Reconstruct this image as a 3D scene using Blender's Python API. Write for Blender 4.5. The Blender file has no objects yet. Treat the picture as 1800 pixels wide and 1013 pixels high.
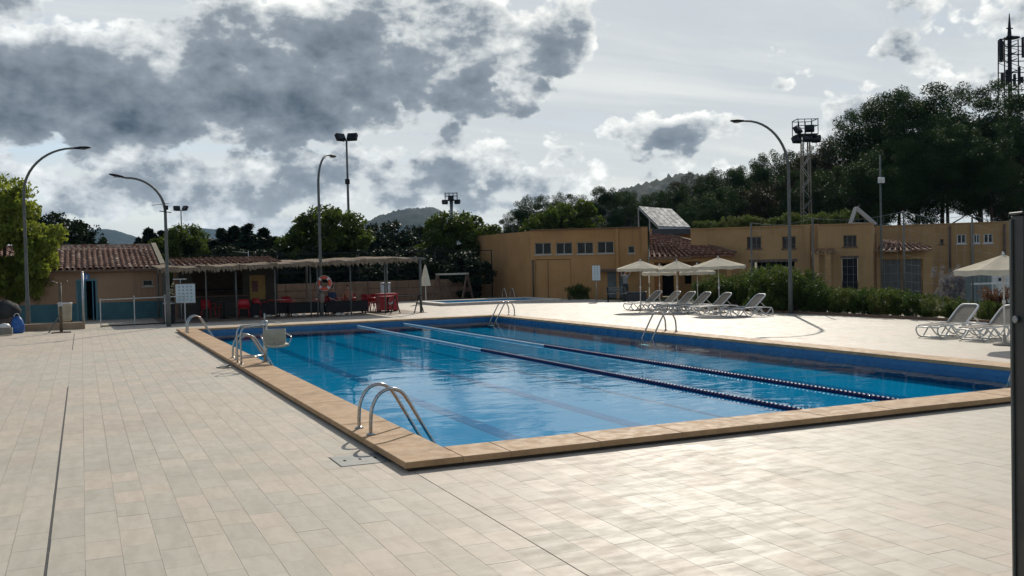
import bpy, bmesh, math, random
import numpy as np
from mathutils import Vector, Matrix

SC = bpy.context.scene
COL = SC.collection
random.seed(7)
RNG = np.random.default_rng(11)
rad = math.radians

# ------------------------------------------------------------------ camera
YAW, PITCH, ROLL, EYE = rad(23.963), rad(-1.444), rad(-1.316), 2.112
FWD = Vector((math.sin(YAW), math.cos(YAW), 0))          # horizontal viewing direction
RGT = Vector((math.cos(YAW), -math.sin(YAW), 0))
_f = Vector((math.sin(YAW)*math.cos(PITCH), math.cos(YAW)*math.cos(PITCH), math.sin(PITCH)))
_u = RGT.cross(_f)
_r2 = math.cos(ROLL)*RGT + math.sin(ROLL)*_u
_u2 = -math.sin(ROLL)*RGT + math.cos(ROLL)*_u
cam_data = bpy.data.cameras.new('camera')
cam_data.sensor_width = 36.0
cam_data.lens = 34.0
cam_data.clip_start = 0.05
cam_data.clip_end = 9000
cam = bpy.data.objects.new('camera', cam_data)
cam.matrix_world = Matrix(((_r2.x, _u2.x, -_f.x, 0), (_r2.y, _u2.y, -_f.y, 0), (_r2.z, _u2.z, -_f.z, EYE), (0, 0, 0, 1)))
COL.objects.link(cam)
SC.camera = cam

# survey helpers: the photograph was calibrated on the 25 m pool, these turn a sighting into a place
def sight(px, py):
    return _r2*((px-900)/1700) - _u2*((py-506.5)/1700) + _f
def G(px, py, z=0.0):                      # where a sighting meets the level z
    d = sight(px, py); t = (z-EYE)/d.z
    return Vector((d.x*t, d.y*t, z))
def D(px, py, depth):                      # a sighting at a known distance ahead
    d = sight(px, py); t = depth/(d.x*FWD.x + d.y*FWD.y)
    return Vector((d.x*t, d.y*t, EYE + d.z*t))

# ------------------------------------------------------------------ world: sky and clouds
SUN_AZ, SUN_EL = 34.0, 34.0                # degrees; azimuth from +Y towards +X
world = bpy.data.worlds.new('World')
SC.world = world
world.use_nodes = True
WT = world.node_tree
WT.nodes.clear()

class NB:
    """small helper that writes node maths as calls"""
    def __init__(s, tree): s.t = tree
    def new(s, kind, **kw):
        n = s.t.nodes.new(kind)
        for k, v in kw.items(): setattr(n, k, v)
        return n
    def put(s, sock, v):
        if isinstance(v, bpy.types.NodeSocket): s.t.links.new(v, sock)
        elif v is not None: sock.default_value = v
    def m(s, op, a, b=None, c=None, clamp=False):
        n = s.new('ShaderNodeMath', operation=op); n.use_clamp = clamp
        s.put(n.inputs[0], a)
        if b is not None: s.put(n.inputs[1], b)
        if c is not None: s.put(n.inputs[2], c)
        return n.outputs[0]
    def add(s, a, b): return s.m('ADD', a, b)
    def sub(s, a, b): return s.m('SUBTRACT', a, b)
    def mul(s, a, b): return s.m('MULTIPLY', a, b)
    def mad(s, a, b, c): return s.m('MULTIPLY_ADD', a, b, c)
    def step(s, v, lo, hi, a=0.0, b=1.0, kind='SMOOTHSTEP'):
        n = s.new('ShaderNodeMapRange', interpolation_type=kind)
        s.put(n.inputs[0], v); s.put(n.inputs[1], lo); s.put(n.inputs[2], hi); s.put(n.inputs[3], a); s.put(n.inputs[4], b)
        return n.outputs[0]
    def vm(s, op, a, b=None):
        n = s.new('ShaderNodeVectorMath', operation=op)
        s.put(n.inputs[0], a)
        if b is not None: s.put(n.inputs[1], b)
        return n.outputs[0]
    def noise(s, vec, scale, detail=4.0, rough=0.5, lac=2.0, dist=0.0, out=0):
        n = s.new('ShaderNodeTexNoise')
        s.put(n.inputs['Vector'], vec); s.put(n.inputs['Scale'], scale); s.put(n.inputs['Detail'], detail)
        s.put(n.inputs['Roughness'], rough); s.put(n.inputs['Lacunarity'], lac); s.put(n.inputs['Distortion'], dist)
        return n.outputs[out]
    def mix(s, f, a, b, blend='MIX'):
        n = s.new('ShaderNodeMix', data_type='RGBA', blend_type=blend)
        s.put(n.inputs[0], f); s.put(n.inputs[6], a); s.put(n.inputs[7], b)
        return n.outputs[2]
    def xyz(s, v):
        n = s.new('ShaderNodeSeparateXYZ'); s.put(n.inputs[0], v); return n.outputs
    def cxyz(s, x, y, z):
        n = s.new('ShaderNodeCombineXYZ'); s.put(n.inputs[0], x); s.put(n.inputs[1], y); s.put(n.inputs[2], z); return n.outputs[0]
    def ramp(s, f, stops, mode='LINEAR'):
        n = s.new('ShaderNodeValToRGB'); cr = n.color_ramp; cr.interpolation = mode
        while len(cr.elements) < len(stops): cr.elements.new(0.5)
        for e, (p, c) in zip(cr.elements, stops): e.position = p; e.color = (*c, 1) if len(c) == 3 else c
        s.put(n.inputs[0], f); return n.outputs[0]

W = NB(WT)
SKY_STRENGTH = 0.1
d_sky = W.vm('NORMALIZE', W.new('ShaderNodeTexCoord').outputs['Generated'])
# the cumulus seen that day: (azimuth, elevation, half-width, half-height, weight) in degrees
CLOUDS = [
    (-0.5, 9.6, 8.5, 3.5, 1.15), (7.0, 10.6, 8.0, 3.3, 1.10), (14.5, 12.3, 8.5, 4.0, 1.15), (21.0, 12.4, 6.0, 3.0, 0.95),
    (26.5, 13.0, 3.2, 2.2, 0.85), (12.0, 9.0, 9.0, 2.0, 0.95), (22.5, 9.9, 5.0, 1.2, 1.0), (-9.0, 11.5, 8.0, 4.5, 1.1), (-3.5, 15.5, 3.2, 1.6, 0.6),
    (15.8, 6.6, 3.6, 1.5, 0.62), (4.0, 4.8, 6.0, 1.1, 0.62), (11.0, 5.3, 4.2, 1.5, 0.66), (-3.0, 5.9, 3.0, 1.0, 0.4), (8.0, 2.7, 7.0, 0.8, 0.45),
    (23.5, 5.7, 3.4, 1.15, 0.72), (25.2, 4.4, 3.6, 1.0, 0.62), (33.5, 7.6, 4.2, 1.25, 0.74), (31.2, 5.5, 3.6, 1.0, 0.62), (29.0, 4.3, 2.6, 0.8, 0.5),
    (42.8, 7.5, 2.3, 1.5, 0.72), (45.2, 11.4, 4.6, 1.1, 0.33), (50.5, 13.8, 4.6, 2.0, 0.66), (39.0, 10.6, 2.6, 0.7, 0.27), (48.5, 9.5, 3.0, 0.8, 0.33),
    (36.0, 5.0, 2.5, 0.5, 0.3), (4.0, 4.6, 17.0, 2.8, 0.60), (21.0, 5.0, 10.0, 2.4, 0.50), (30.0, 5.2, 9.0, 2.2, 0.26),
]
# the heavy grey undersides of the big bank
BASES = [(-1.0, 8.9, 9.5, 2.0, 1.0), (10.0, 9.0, 8.0, 1.7, 0.9), (17.0, 9.9, 7.0, 1.6, 0.8), (23.0, 9.9, 4.5, 1.2, 0.9), (13.0, 12.3, 4.5, 1.6, 0.6), (33.5, 7.0, 3.6, 0.8, 0.5)]
def cloud_field(dv, fine=True):
    x, y, z = W.xyz(dv)
    az = W.mul(W.m('ARCTAN2', x, y), 57.29578)
    el = W.mul(W.m('ARCSINE', z), 57.29578)
    # ragged outlines: the coordinates are stirred before the outlines are drawn
    stir = W.noise(W.vm('MULTIPLY', dv, (1, 1, 1.5)), 9.0, 3.0, 0.55, out=1)
    sx, sy, sz = W.xyz(stir)
    az2 = W.mad(W.sub(sx, 0.5), 7.0, az)
    el2 = W.mad(W.sub(sy, 0.5), 3.2, el)
    total = None
    for (ca, ce, ra, re, wt) in CLOUDS:
        qx = W.mul(W.sub(az2, ca), 1/ra)
        qy = W.mul(W.sub(el2, ce), 1/re)
        f = W.mad(W.add(W.mul(qx, qx), W.mul(qy, qy)), -0.75*wt, wt)
        total = f if total is None else W.m('SMOOTH_MAX', total, f, 0.35)
    # the same kind of broken cumulus goes on all round
    far = W.m('MINIMUM', W.m('ABSOLUTE', W.sub(az, 24.0)), 90.0)
    rest = W.mul(W.sub(W.noise(W.vm('MULTIPLY', dv, (1, 1, 2.2)), 3.0, 3.0, 0.5), 0.55), 5.0)
    rest = W.sub(rest, W.mul(W.m('SUBTRACT', 1.0, W.step(W.m('MAXIMUM', W.sub(far, 34.0), W.sub(el, 19.0)), 0.0, 8.0)), 3.0))
    total = W.m('MAXIMUM', total, W.m('MINIMUM', rest, 1.1))
    n = W.noise(W.vm('MULTIPLY', dv, (1, 1, 1.45)), 13.0, 9.0 if fine else 5.0, 0.58, 2.1, 0.15)
    b = W.noise(W.vm('MULTIPLY', dv, (1, 1, 1.3)), 34.0, 6.0 if fine else 3.0, 0.6)
    total = W.m('MAXIMUM', total, -0.8)
    if fine:                                             # cauliflower heads
        vo = W.new('ShaderNodeTexVoronoi', feature='F1'); W.put(vo.inputs['Vector'], W.vm('ADD', W.vm('MULTIPLY', dv, (1, 1, 1.25)), W.vm('MULTIPLY', stir, (0.03, 0.03, 0.03))))
        vo.inputs['Scale'].default_value = 30.0; vo.inputs['Detail'].default_value = 2.0; vo.inputs['Roughness'].default_value = 0.55
        total = W.add(total, W.mul(W.sub(0.78, vo.outputs['Distance']), 0.75))
    return W.add(W.add(total, W.mul(W.sub(n, 0.5), 2.5)), W.mul(W.sub(b, 0.5), 0.75)), el, az
SUNV = (math.sin(rad(SUN_AZ))*math.cos(rad(SUN_EL)), math.cos(rad(SUN_AZ))*math.cos(rad(SUN_EL)), math.sin(rad(SUN_EL)))
dens, el_s, az_s = cloud_field(d_sky)
def shifted(amount):
    n = W.new('ShaderNodeVectorMath', operation='SCALE'); n.inputs[0].default_value = SUNV; n.inputs[3].default_value = amount
    return W.vm('NORMALIZE', W.vm('ADD', d_sky, n.outputs[0]))
dens2, _, _ = cloud_field(shifted(0.035), fine=False)      # how much cloud lies towards the sun
cover = W.step(dens, 0.0, 0.30)
depth_of_cloud = W.add(W.mul(dens, 0.52), W.mul(dens2, 0.50))
puff = W.noise(W.vm('MULTIPLY', d_sky, (1, 1, 1.6)), 20.0, 8.0, 0.56, 2.1, 0.1)
depth_of_cloud = W.add(depth_of_cloud, W.mul(W.sub(puff, 0.5), 2.8))
low = None
for (ca, ce, ra, re, wt) in BASES:
    qx = W.mul(W.sub(az_s, ca), 1/ra); qy = W.mul(W.sub(W.mad(W.sub(puff, 0.5), 3.0, el_s), ce), 1/re)
    f = W.mul(W.m('POWER', 2.718, W.mul(W.add(W.mul(qx, qx), W.mul(qy, qy)), -1.0)), wt)
    low = f if low is None else W.m('MAXIMUM', low, f)
depth_of_cloud = W.add(depth_of_cloud, W.mul(low, 0.42))
shade = W.step(depth_of_cloud, -0.15, 2.3, kind='LINEAR')
# distance to the sun brightens thin cloud (forward scattering)
sdot = W.new('ShaderNodeVectorMath', operation='DOT_PRODUCT'); W.put(sdot.inputs[0], d_sky); sdot.inputs[1].default_value = SUNV
near_sun = W.step(sdot.outputs['Value'], 0.70, 0.97)
sky = W.new('ShaderNodeTexSky', sky_type='NISHITA')
sky.sun_disc = False
sky.sun_elevation = rad(SUN_EL); sky.sun_rotation = rad(SUN_AZ)
sky.air_density = 1.0; sky.dust_density = 1.0; sky.ozone_density = 1.2
k = 1/SKY_STRENGTH
def lin(r, g, b, s=1.0):
    c = lambda v: ((v/255+0.055)/1.055)**2.4 if v > 10 else v/255/12.92
    return (c(r)*s, c(g)*s, c(b)*s, 1)
# thin high veil drawn out in streaks
sv = W.vm('MULTIPLY', d_sky, (1.0, 1.0, 1.0))
x_, y_, z_ = W.xyz(d_sky)
zz = W.add(W.m('MAXIMUM', z_, 0.0), 0.10)
plane = W.cxyz(W.m('DIVIDE', x_, zz), W.m('DIVIDE', y_, zz), 0.0)
streak = W.noise(W.vm('MULTIPLY', plane, (0.35, 1.0, 1.0)), 0.9, 7.0, 0.6, 2.0, 0.6)
high = W.step(el_s, 15.0, 24.0)                 # overhead the sky was open and blue, as the pool mirrors it
veil_amt = W.mul(W.step(W.add(streak, W.mul(near_sun, 0.30)), 0.30, 0.72), W.sub(1.0, W.mul(W.mul(high, 0.8), W.sub(1.0, near_sun))))
veil_col = W.mix(W.step(streak, 0.3, 0.7), lin(166, 173, 178, k), lin(208, 209, 204, k))
base = W.mix(W.mul(veil_amt, 0.85), W.mix(W.mad(high, -0.40, 0.45), sky.outputs[0], lin(150, 168, 190, k)), veil_col)
horizon = W.step(el_s, 6.0, 0.0)
base = W.mix(W.mul(horizon, 0.65), base, lin(196, 201, 200, k))
c_lit = W.mix(near_sun, lin(226, 229, 229, k), lin(240, 240, 234, k))
c_mid = lin(138, 147, 155, k)
c_dark = lin(64, 76, 88, k)
c_cloud = W.mix(W.step(shade, 0.02, 0.40, kind='LINEAR'), c_lit, c_mid)
c_cloud = W.mix(W.step(shade, 0.30, 0.95, kind='LINEAR'), c_cloud, c_dark)
# low cloud far off is seen through more air
c_cloud = W.mix(W.step(el_s, 6.0, 0.0, 0.0, 0.40), c_cloud, lin(196, 202, 203, k))
sky_col = W.mix(cover, base, c_cloud)
bg = W.new('ShaderNodeBackground'); bg.inputs[1].default_value = SKY_STRENGTH
W.put(bg.inputs[0], sky_col)
wo = W.new('ShaderNodeOutputWorld'); WT.links.new(bg.outputs[0], wo.inputs[0])
world.cycles.sampling_method = 'MANUAL'
world.cycles.sample_map_resolution = 1024

sun_data = bpy.data.lights.new('sun', 'SUN')
sun_data.energy = 3.2
sun_data.angle = rad(0.6)
sun_data.color = (1.0, 0.93, 0.82)
sun = bpy.data.objects.new('sun', sun_data)
sun.rotation_euler = Vector(SUNV).to_track_quat('Z', 'Y').to_euler()
sun.location = (20, 30, 40)
COL.objects.link(sun)
SC.view_settings.view_transform = 'Standard'
SC.view_settings.look = 'None'
SC.view_settings.exposure = 0.36
SC.view_settings.gamma = 1.0
SC.view_settings.use_curve_mapping = False
SC.cycles.use_denoising = True
SC.cycles.max_bounces = 8
SC.cycles.transparent_max_bounces = 12
SC.cycles.sample_clamp_indirect = 6.0

# ------------------------------------------------------------------ materials
MATS = {}
def material(name, col, col2=None, scale=3.0, rough=0.6, metal=0.0, bump=0.0, bscale=40.0, spec=0.5, detail=6.0, stretch=(1, 1, 1), dirt=None, coat=0.0, streak=0.0):
    if name in MATS: return MATS[name]
    m = bpy.data.materials.new(name); m.use_nodes = True
    t = m.node_tree; N = NB(t); b = t.nodes['Principled BSDF']
    pos = N.vm('MULTIPLY', N.new('ShaderNodeNewGeometry').outputs['Position'], stretch)
    c1 = (*col, 1); c2 = (*(col2 or tuple(v*0.78 for v in col)), 1)
    n = N.noise(pos, scale, detail, 0.6)
    c = N.mix(N.step(n, 0.32, 0.68), c1, c2)
    if dirt:
        dn = N.noise(pos, dirt[1], 7.0, 0.65)
        c = N.mix(N.mul(N.step(dn, 0.52, 0.75), dirt[2]), c, (*dirt[0], 1))
    if streak:
        sn = N.noise(N.vm('MULTIPLY', pos, (3.0, 3.0, 0.14)), 1.0, 6.0, 0.65); hb = N.noise(pos, 0.35, 2.0)
        c = N.mix(N.mul(N.mul(N.step(sn, 0.48, 0.70), N.step(hb, 0.3, 0.6)), streak), c, (col[0]*0.42, col[1]*0.42, col[2]*0.42, 1))
    N.put(b.inputs['Base Color'], c)
    N.put(b.inputs['Roughness'], N.step(N.noise(pos, scale*2.3, 4.0), 0.3, 0.7, max(rough-0.08, 0.02), min(rough+0.08, 1.0)))
    b.inputs['Metallic'].default_value = metal
    b.inputs['Specular IOR Level'].default_value = spec
    if coat: b.inputs['Coat Weight'].default_value = coat
    if bump:
        bp = N.new('ShaderNodeBump'); bp.inputs['Strength'].default_value = bump; bp.inputs['Distance'].default_value = 0.01
        N.put(bp.inputs['Height'], N.noise(pos, bscale, 5.0, 0.6)); N.put(b.inputs['Normal'], bp.outputs[0])
    MATS[name] = m
    return m
def leaf_material(name, col, col2, scale=1.2, trans=0.35, vein=None):
    if name in MATS: return MATS[name]
    m = bpy.data.materials.new(name); m.use_nodes = True
    t = m.node_tree; N = NB(t); t.nodes.remove(t.nodes['Principled BSDF'])
    pos = N.new('ShaderNodeNewGeometry').outputs['Position']
    n = N.noise(pos, scale, 4.0, 0.6); wn = N.noise(pos, 9.0, 2.0)
    c = N.mix(N.step(N.add(N.mul(n, 0.6), N.mul(wn, 0.4)), 0.36, 0.64), (*col, 1), (*col2, 1))
    if vein: c = N.mix(N.step(N.noise(pos, 0.9, 3.0), 0.60, 0.72), c, (*vein, 1))
    p = N.new('ShaderNodeBsdfPrincipled'); N.put(p.inputs['Base Color'], c); p.inputs['Roughness'].default_value = 0.55; p.inputs['Specular IOR Level'].default_value = 0.08
    tr = N.new('ShaderNodeBsdfTranslucent'); N.put(tr.inputs[0], N.mix(0.5, c, (col2[0]*1.4, col2[1]*1.5, col2[2]*0.6, 1)))
    mx = N.new('ShaderNodeMixShader'); mx.inputs[0].default_value = trans
    t.links.new(p.outputs[0], mx.inputs[1]); t.links.new(tr.outputs[0], mx.inputs[2])
    t.links.new(mx.outputs[0], t.nodes['Material Output'].inputs[0])
    MATS[name] = m
    return m

# ------------------------------------------------------------------ mesh building
class MB:
    def __init__(s): s.v = []; s.f = []; s.sm = []
    def raw(s, v, f, smooth=False):
        o = len(s.v); s.v += [tuple(p) for p in v]; s.f += [tuple(i+o for i in q) for q in f]; s.sm += [smooth]*len(f); return s
    def box(s, x0, x1, y0, y1, z0, z1):
        return s.raw([(x0,y0,z0),(x1,y0,z0),(x1,y1,z0),(x0,y1,z0),(x0,y0,z1),(x1,y0,z1),(x1,y1,z1),(x0,y1,z1)],
                     [(0,3,2,1),(4,5,6,7),(0,1,5,4),(1,2,6,5),(2,3,7,6),(3,0,4,7)])
    def slab(s, x0, x1, y0, y1, z0, z1, c):          # box with a chamfered top edge
        i = c
        return s.raw([(x0,y0,z0),(x1,y0,z0),(x1,y1,z0),(x0,y1,z0),(x0,y0,z1-c),(x1,y0,z1-c),(x1,y1,z1-c),(x0,y1,z1-c),
                      (x0+i,y0+i,z1),(x1-i,y0+i,z1),(x1-i,y1-i,z1),(x0+i,y1-i,z1)],
                     [(0,3,2,1),(8,9,10,11),(0,1,5,4),(1,2,6,5),(2,3,7,6),(3,0,4,7),(4,5,9,8),(5,6,10,9),(6,7,11,10),(7,4,8,11)])
    def bar(s, a, b, w, h, up=(0, 0, 1)):            # rectangular bar from a to b
        a = Vector(a); b = Vector(b); d = (b-a).normalized(); u = Vector(up)
        if abs(d.dot(u)) > 0.98: u = Vector((1, 0, 0))
        x = d.cross(u).normalized()*(w/2); y = x.cross(d).normalized()*(h/2)
        v = [a-x-y, a+x-y, a+x+y, a-x+y, b-x-y, b+x-y, b+x+y, b-x+y]
        return s.raw(v, [(0,3,2,1),(4,5,6,7),(0,1,5,4),(1,2,6,5),(2,3,7,6),(3,0,4,7)])
    def tube(s, pts, r, n=10, caps=True, closed=False):
        P = [Vector(p) for p in pts]; m = len(P); R = r if isinstance(r, (list, tuple)) else [r]*m
        T = []
        for i in range(m):
            a = P[i-1] if (i > 0 or closed) else P[i]; b = P[(i+1) % m] if (i < m-1 or closed) else P[i]
            T.append((b-a).normalized())
        ref = Vector((0, 0, 1)) if abs(T[0].z) < 0.9 else Vector((1, 0, 0))
        x = T[0].cross(ref).normalized(); V = []
        for i in range(m):
            x = (x - T[i]*x.dot(T[i])).normalized(); y = T[i].cross(x)
            V += [P[i] + (x*math.cos(2*math.pi*k/n) + y*math.sin(2*math.pi*k/n))*R[i] for k in range(n)]
        F = []
        for i in range(m if closed else m-1):
            j = (i+1) % m
            F += [(i*n+k, i*n+(k+1) % n, j*n+(k+1) % n, j*n+k) for k in range(n)]
        s.raw(V, F, True)
        if caps and not closed:
            o = len(s.v)-len(V)
            s.f += [tuple(o+k for k in reversed(range(n))), tuple(o+(m-1)*n+k for k in range(n))]; s.sm += [False, False]
        return s
    def lathe(s, prof, n=16, at=(0, 0, 0), smooth=True):
        a = Vector(at); V = []; F = []
        for (r, z) in prof: V += [(a.x+r*math.cos(2*math.pi*k/n), a.y+r*math.sin(2*math.pi*k/n), a.z+z) for k in range(n)]
        for i in range(len(prof)-1): F += [(i*n+k, i*n+(k+1) % n, (i+1)*n+(k+1) % n, (i+1)*n+k) for k in range(n)]
        s.raw(V, F, smooth); o = len(s.v)-len(V)
        s.f += [tuple(o+k for k in reversed(range(n))), tuple(o+(len(prof)-1)*n+k for k in range(n))]; s.sm += [False, False]
        return s
    def prism(s, poly, a, b):                        # polygon of points extruded by vector b-a
        d = Vector(b)-Vector(a); n = len(poly); P = [Vector(p) for p in poly]
        return s.raw(P+[p+d for p in P], [tuple(reversed(range(n))), tuple(range(n, 2*n))]+[(i, (i+1) % n, n+(i+1) % n, n+i) for i in range(n)])
    def build(s, name, mat, parent=None, loc=None, rotz=None):
        me = bpy.data.meshes.new(name); me.from_pydata(s.v, [], s.f); me.update()
        bm = bmesh.new(); bm.from_mesh(me); bmesh.ops.recalc_face_normals(bm, faces=bm.faces); bm.to_mesh(me); bm.free()
        me.polygons.foreach_set('use_smooth', s.sm)
        me.materials.append(mat)
        return place(name, me, parent, loc, rotz)
def place(name, me, parent=None, loc=None, rotz=None):
    o = bpy.data.objects.new(name, me); COL.objects.link(o)
    if parent is not None: o.parent = parent
    if loc is not None: o.location = loc
    if rotz is not None: o.rotation_euler.z = rotz
    return o
def fast_mesh(name, V, nf, per, mat, smooth=False):
    """V: (nf*per, 3) separate faces"""
    me = bpy.data.meshes.new(name)
    me.vertices.add(len(V)); me.vertices.foreach_set('co', np.asarray(V, np.float32).ravel())
    me.loops.add(nf*per); me.loops.foreach_set('vertex_index', np.arange(nf*per, dtype=np.int32))
    me.polygons.add(nf); me.polygons.foreach_set('loop_start', np.arange(0, nf*per, per, dtype=np.int32))
    me.update(calc_edges=True); me.validate()
    me.materials.append(mat)
    return me
def tag(o, label, cat, group=None):
    o['label'] = label; o['category'] = cat
    if group: o['group'] = group
    return o
def thing(name, label, cat, loc=(0, 0, 0), rotz=0.0, group=None):
    o = bpy.data.objects.new(name, None); COL.objects.link(o); o.location = loc; o.rotation_euler.z = rotz
    o.empty_display_size = 0.2
    return tag(o, label, cat, group)
def struct(o, kind='structure'): o['kind'] = kind; return o
def copy_tree(o, parent=None):
    c = o.copy(); COL.objects.link(c)
    if parent is not None: c.parent = parent
    for ch in list(o.children): copy_tree(ch, c)
    return c
def arc(c, r, a0, a1, n, ax=(1, 0, 0), ay=(0, 0, 1)):
    c = Vector(c); ax = Vector(ax); ay = Vector(ay)
    return [c + (ax*math.cos(a0+(a1-a0)*i/n) + ay*math.sin(a0+(a1-a0)*i/n))*r for i in range(n+1)]

STEEL = material('brushed_stainless_steel', (0.44, 0.42, 0.385), (0.33, 0.315, 0.29), 30, 0.22, 1.0)
GALV = material('galvanised_steel', (0.42, 0.43, 0.43), (0.30, 0.31, 0.31), 9, 0.45, 0.8)
GREYPAINT = material('grey_painted_metal', (0.115, 0.122, 0.112), (0.085, 0.09, 0.083), 6, 0.55, 0.0, spec=0.3)
DARKMETAL = material('dark_metal', (0.018, 0.018, 0.02), (0.011, 0.011, 0.012), 12, 0.6, 0.0, spec=0.2)
WHITEPL = material('white_resin', (0.62, 0.62, 0.60), (0.50, 0.50, 0.48), 4, 0.42)
OCHRE = material('ochre_stucco', (0.405, 0.222, 0.088), (0.35, 0.188, 0.073), 0.9, 0.85, bump=0.25, bscale=60, spec=0.2, dirt=((0.20, 0.125, 0.06), 0.55, 0.5), streak=0.35)
OCHRE2 = material('pale_ochre_stucco', (0.41, 0.250, 0.112), (0.355, 0.213, 0.094), 0.9, 0.85, bump=0.25, bscale=60, spec=0.2, dirt=((0.20, 0.135, 0.07), 0.5, 0.5), streak=0.35)
PEACH = material('peach_stucco', (0.33, 0.21, 0.13), (0.285, 0.178, 0.108), 0.8, 0.85, bump=0.25, bscale=60, spec=0.2, dirt=((0.20, 0.13, 0.08), 0.6, 0.5), streak=0.3)
TEAL = material('teal_paint', (0.045, 0.13, 0.15), (0.035, 0.10, 0.12), 1.2, 0.6, spec=0.3)
CONCRETE = material('weathered_concrete', (0.36, 0.32, 0.26), (0.27, 0.24, 0.19), 2.0, 0.85, bump=0.4, bscale=25)
BRICKY = material('rough_brown_stone', (0.17, 0.10, 0.058), (0.11, 0.068, 0.042), 2.5, 0.9, bump=0.6, bscale=14)
def terracotta():
    m = bpy.data.materials.new('terracotta'); m.use_nodes = True
    t = m.node_tree; N = NB(t); b = t.nodes['Principled BSDF']
    pos = N.new('ShaderNodeNewGeometry').outputs['Position']; rnd = N.new('ShaderNodeObjectInfo').outputs['Random']
    n = N.noise(pos, 3.1, 3.0, 0.6); f = N.noise(pos, 14.0, 5.0, 0.65)
    c = N.ramp(N.add(N.mul(n, 0.75), N.mul(rnd, 0.30)), [(0.30, (0.060, 0.026, 0.018)), (0.48, (0.165, 0.075, 0.048)), (0.62, (0.25, 0.125, 0.08)), (0.72, (0.47, 0.38, 0.30))])
    c = N.mix(N.mul(N.step(f, 0.5, 0.7), 0.45), c, (0.07, 0.05, 0.035, 1))
    N.put(b.inputs['Base Color'], c); b.inputs['Roughness'].default_value = 0.85; b.inputs['Specular IOR Level'].default_value = 0.2
    MATS['terracotta'] = m; return m
TERRA = terracotta()
DARKGLASS = material('dark_window_glass', (0.010, 0.013, 0.012), (0.006, 0.008, 0.008), 2, 0.15, spec=0.25)
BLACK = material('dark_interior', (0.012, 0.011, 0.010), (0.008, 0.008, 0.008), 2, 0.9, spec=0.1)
WOOD = material('weathered_brown_wood', (0.14, 0.085, 0.05), (0.09, 0.055, 0.035), 3, 0.8, stretch=(1, 1, 6))
BROWNPAINT = material('brown_painted_steel', (0.10, 0.055, 0.035), (0.07, 0.04, 0.025), 4, 0.55)
RED = material('red_plastic', (0.42, 0.012, 0.02), (0.34, 0.01, 0.016), 3, 0.4)
CANVAS = material('ecru_canvas', (0.68, 0.61, 0.47), (0.60, 0.53, 0.40), 2.0, 0.85, spec=0.2)

# ------------------------------------------------------------------ the setting: ground, deck, pools
PX0, PX1, PY0, PY1 = 3.56, 14.75, 10.04, 35.0           # pool basin
CW = 0.60                                                # coping width
COP_TOP, COP_BOT, WATER_Z, FLOOR_Z = 0.105, 0.042, -0.07, -0.34
QX0, QX1, QY0, QY1 = 17.3, 23.3, 47.3, 50.8              # wading pool
def sheet(name, x0, x1, y0, y1, z, holes, mat, parent=None):
    xs = sorted({x0, x1, *[h[0] for h in holes], *[h[1] for h in holes]}); ys = sorted({y0, y1, *[h[2] for h in holes], *[h[3] for h in holes]})
    b = MB()
    for i in range(len(xs)-1):
        for j in range(len(ys)-1):
            cx, cy = (xs[i]+xs[i+1])/2, (ys[j]+ys[j+1])/2
            if any(h[0] < cx < h[1] and h[2] < cy < h[3] for h in holes): continue
            b.raw([(xs[i], ys[j], z), (xs[i+1], ys[j], z), (xs[i+1], ys[j+1], z), (xs[i], ys[j+1], z)], [(0, 1, 2, 3)])
    return b.build(name, mat, parent)
HOLES = [(PX0, PX1, PY0, PY1), (QX0, QX1, QY0, QY1)]
EARTH = material('dry_earth_and_grass', (0.13, 0.10, 0.06), (0.07, 0.08, 0.03), 0.35, 0.95, bump=0.5, bscale=6, spec=0.1)
struct(sheet('ground', -1850, 3250, -400, 3850, -0.06, HOLES, EARTH))
MORTAR = material('tile_grout', (0.42, 0.37, 0.295), (0.36, 0.315, 0.25), 5, 0.9)
DX0, DX1, DY0, DY1 = -10.0, 26.4, -3.0, 57.0
deck = struct(sheet('pool_deck', DX0, DX1, DY0, DY1, -0.0062, HOLES, MORTAR))

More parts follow.
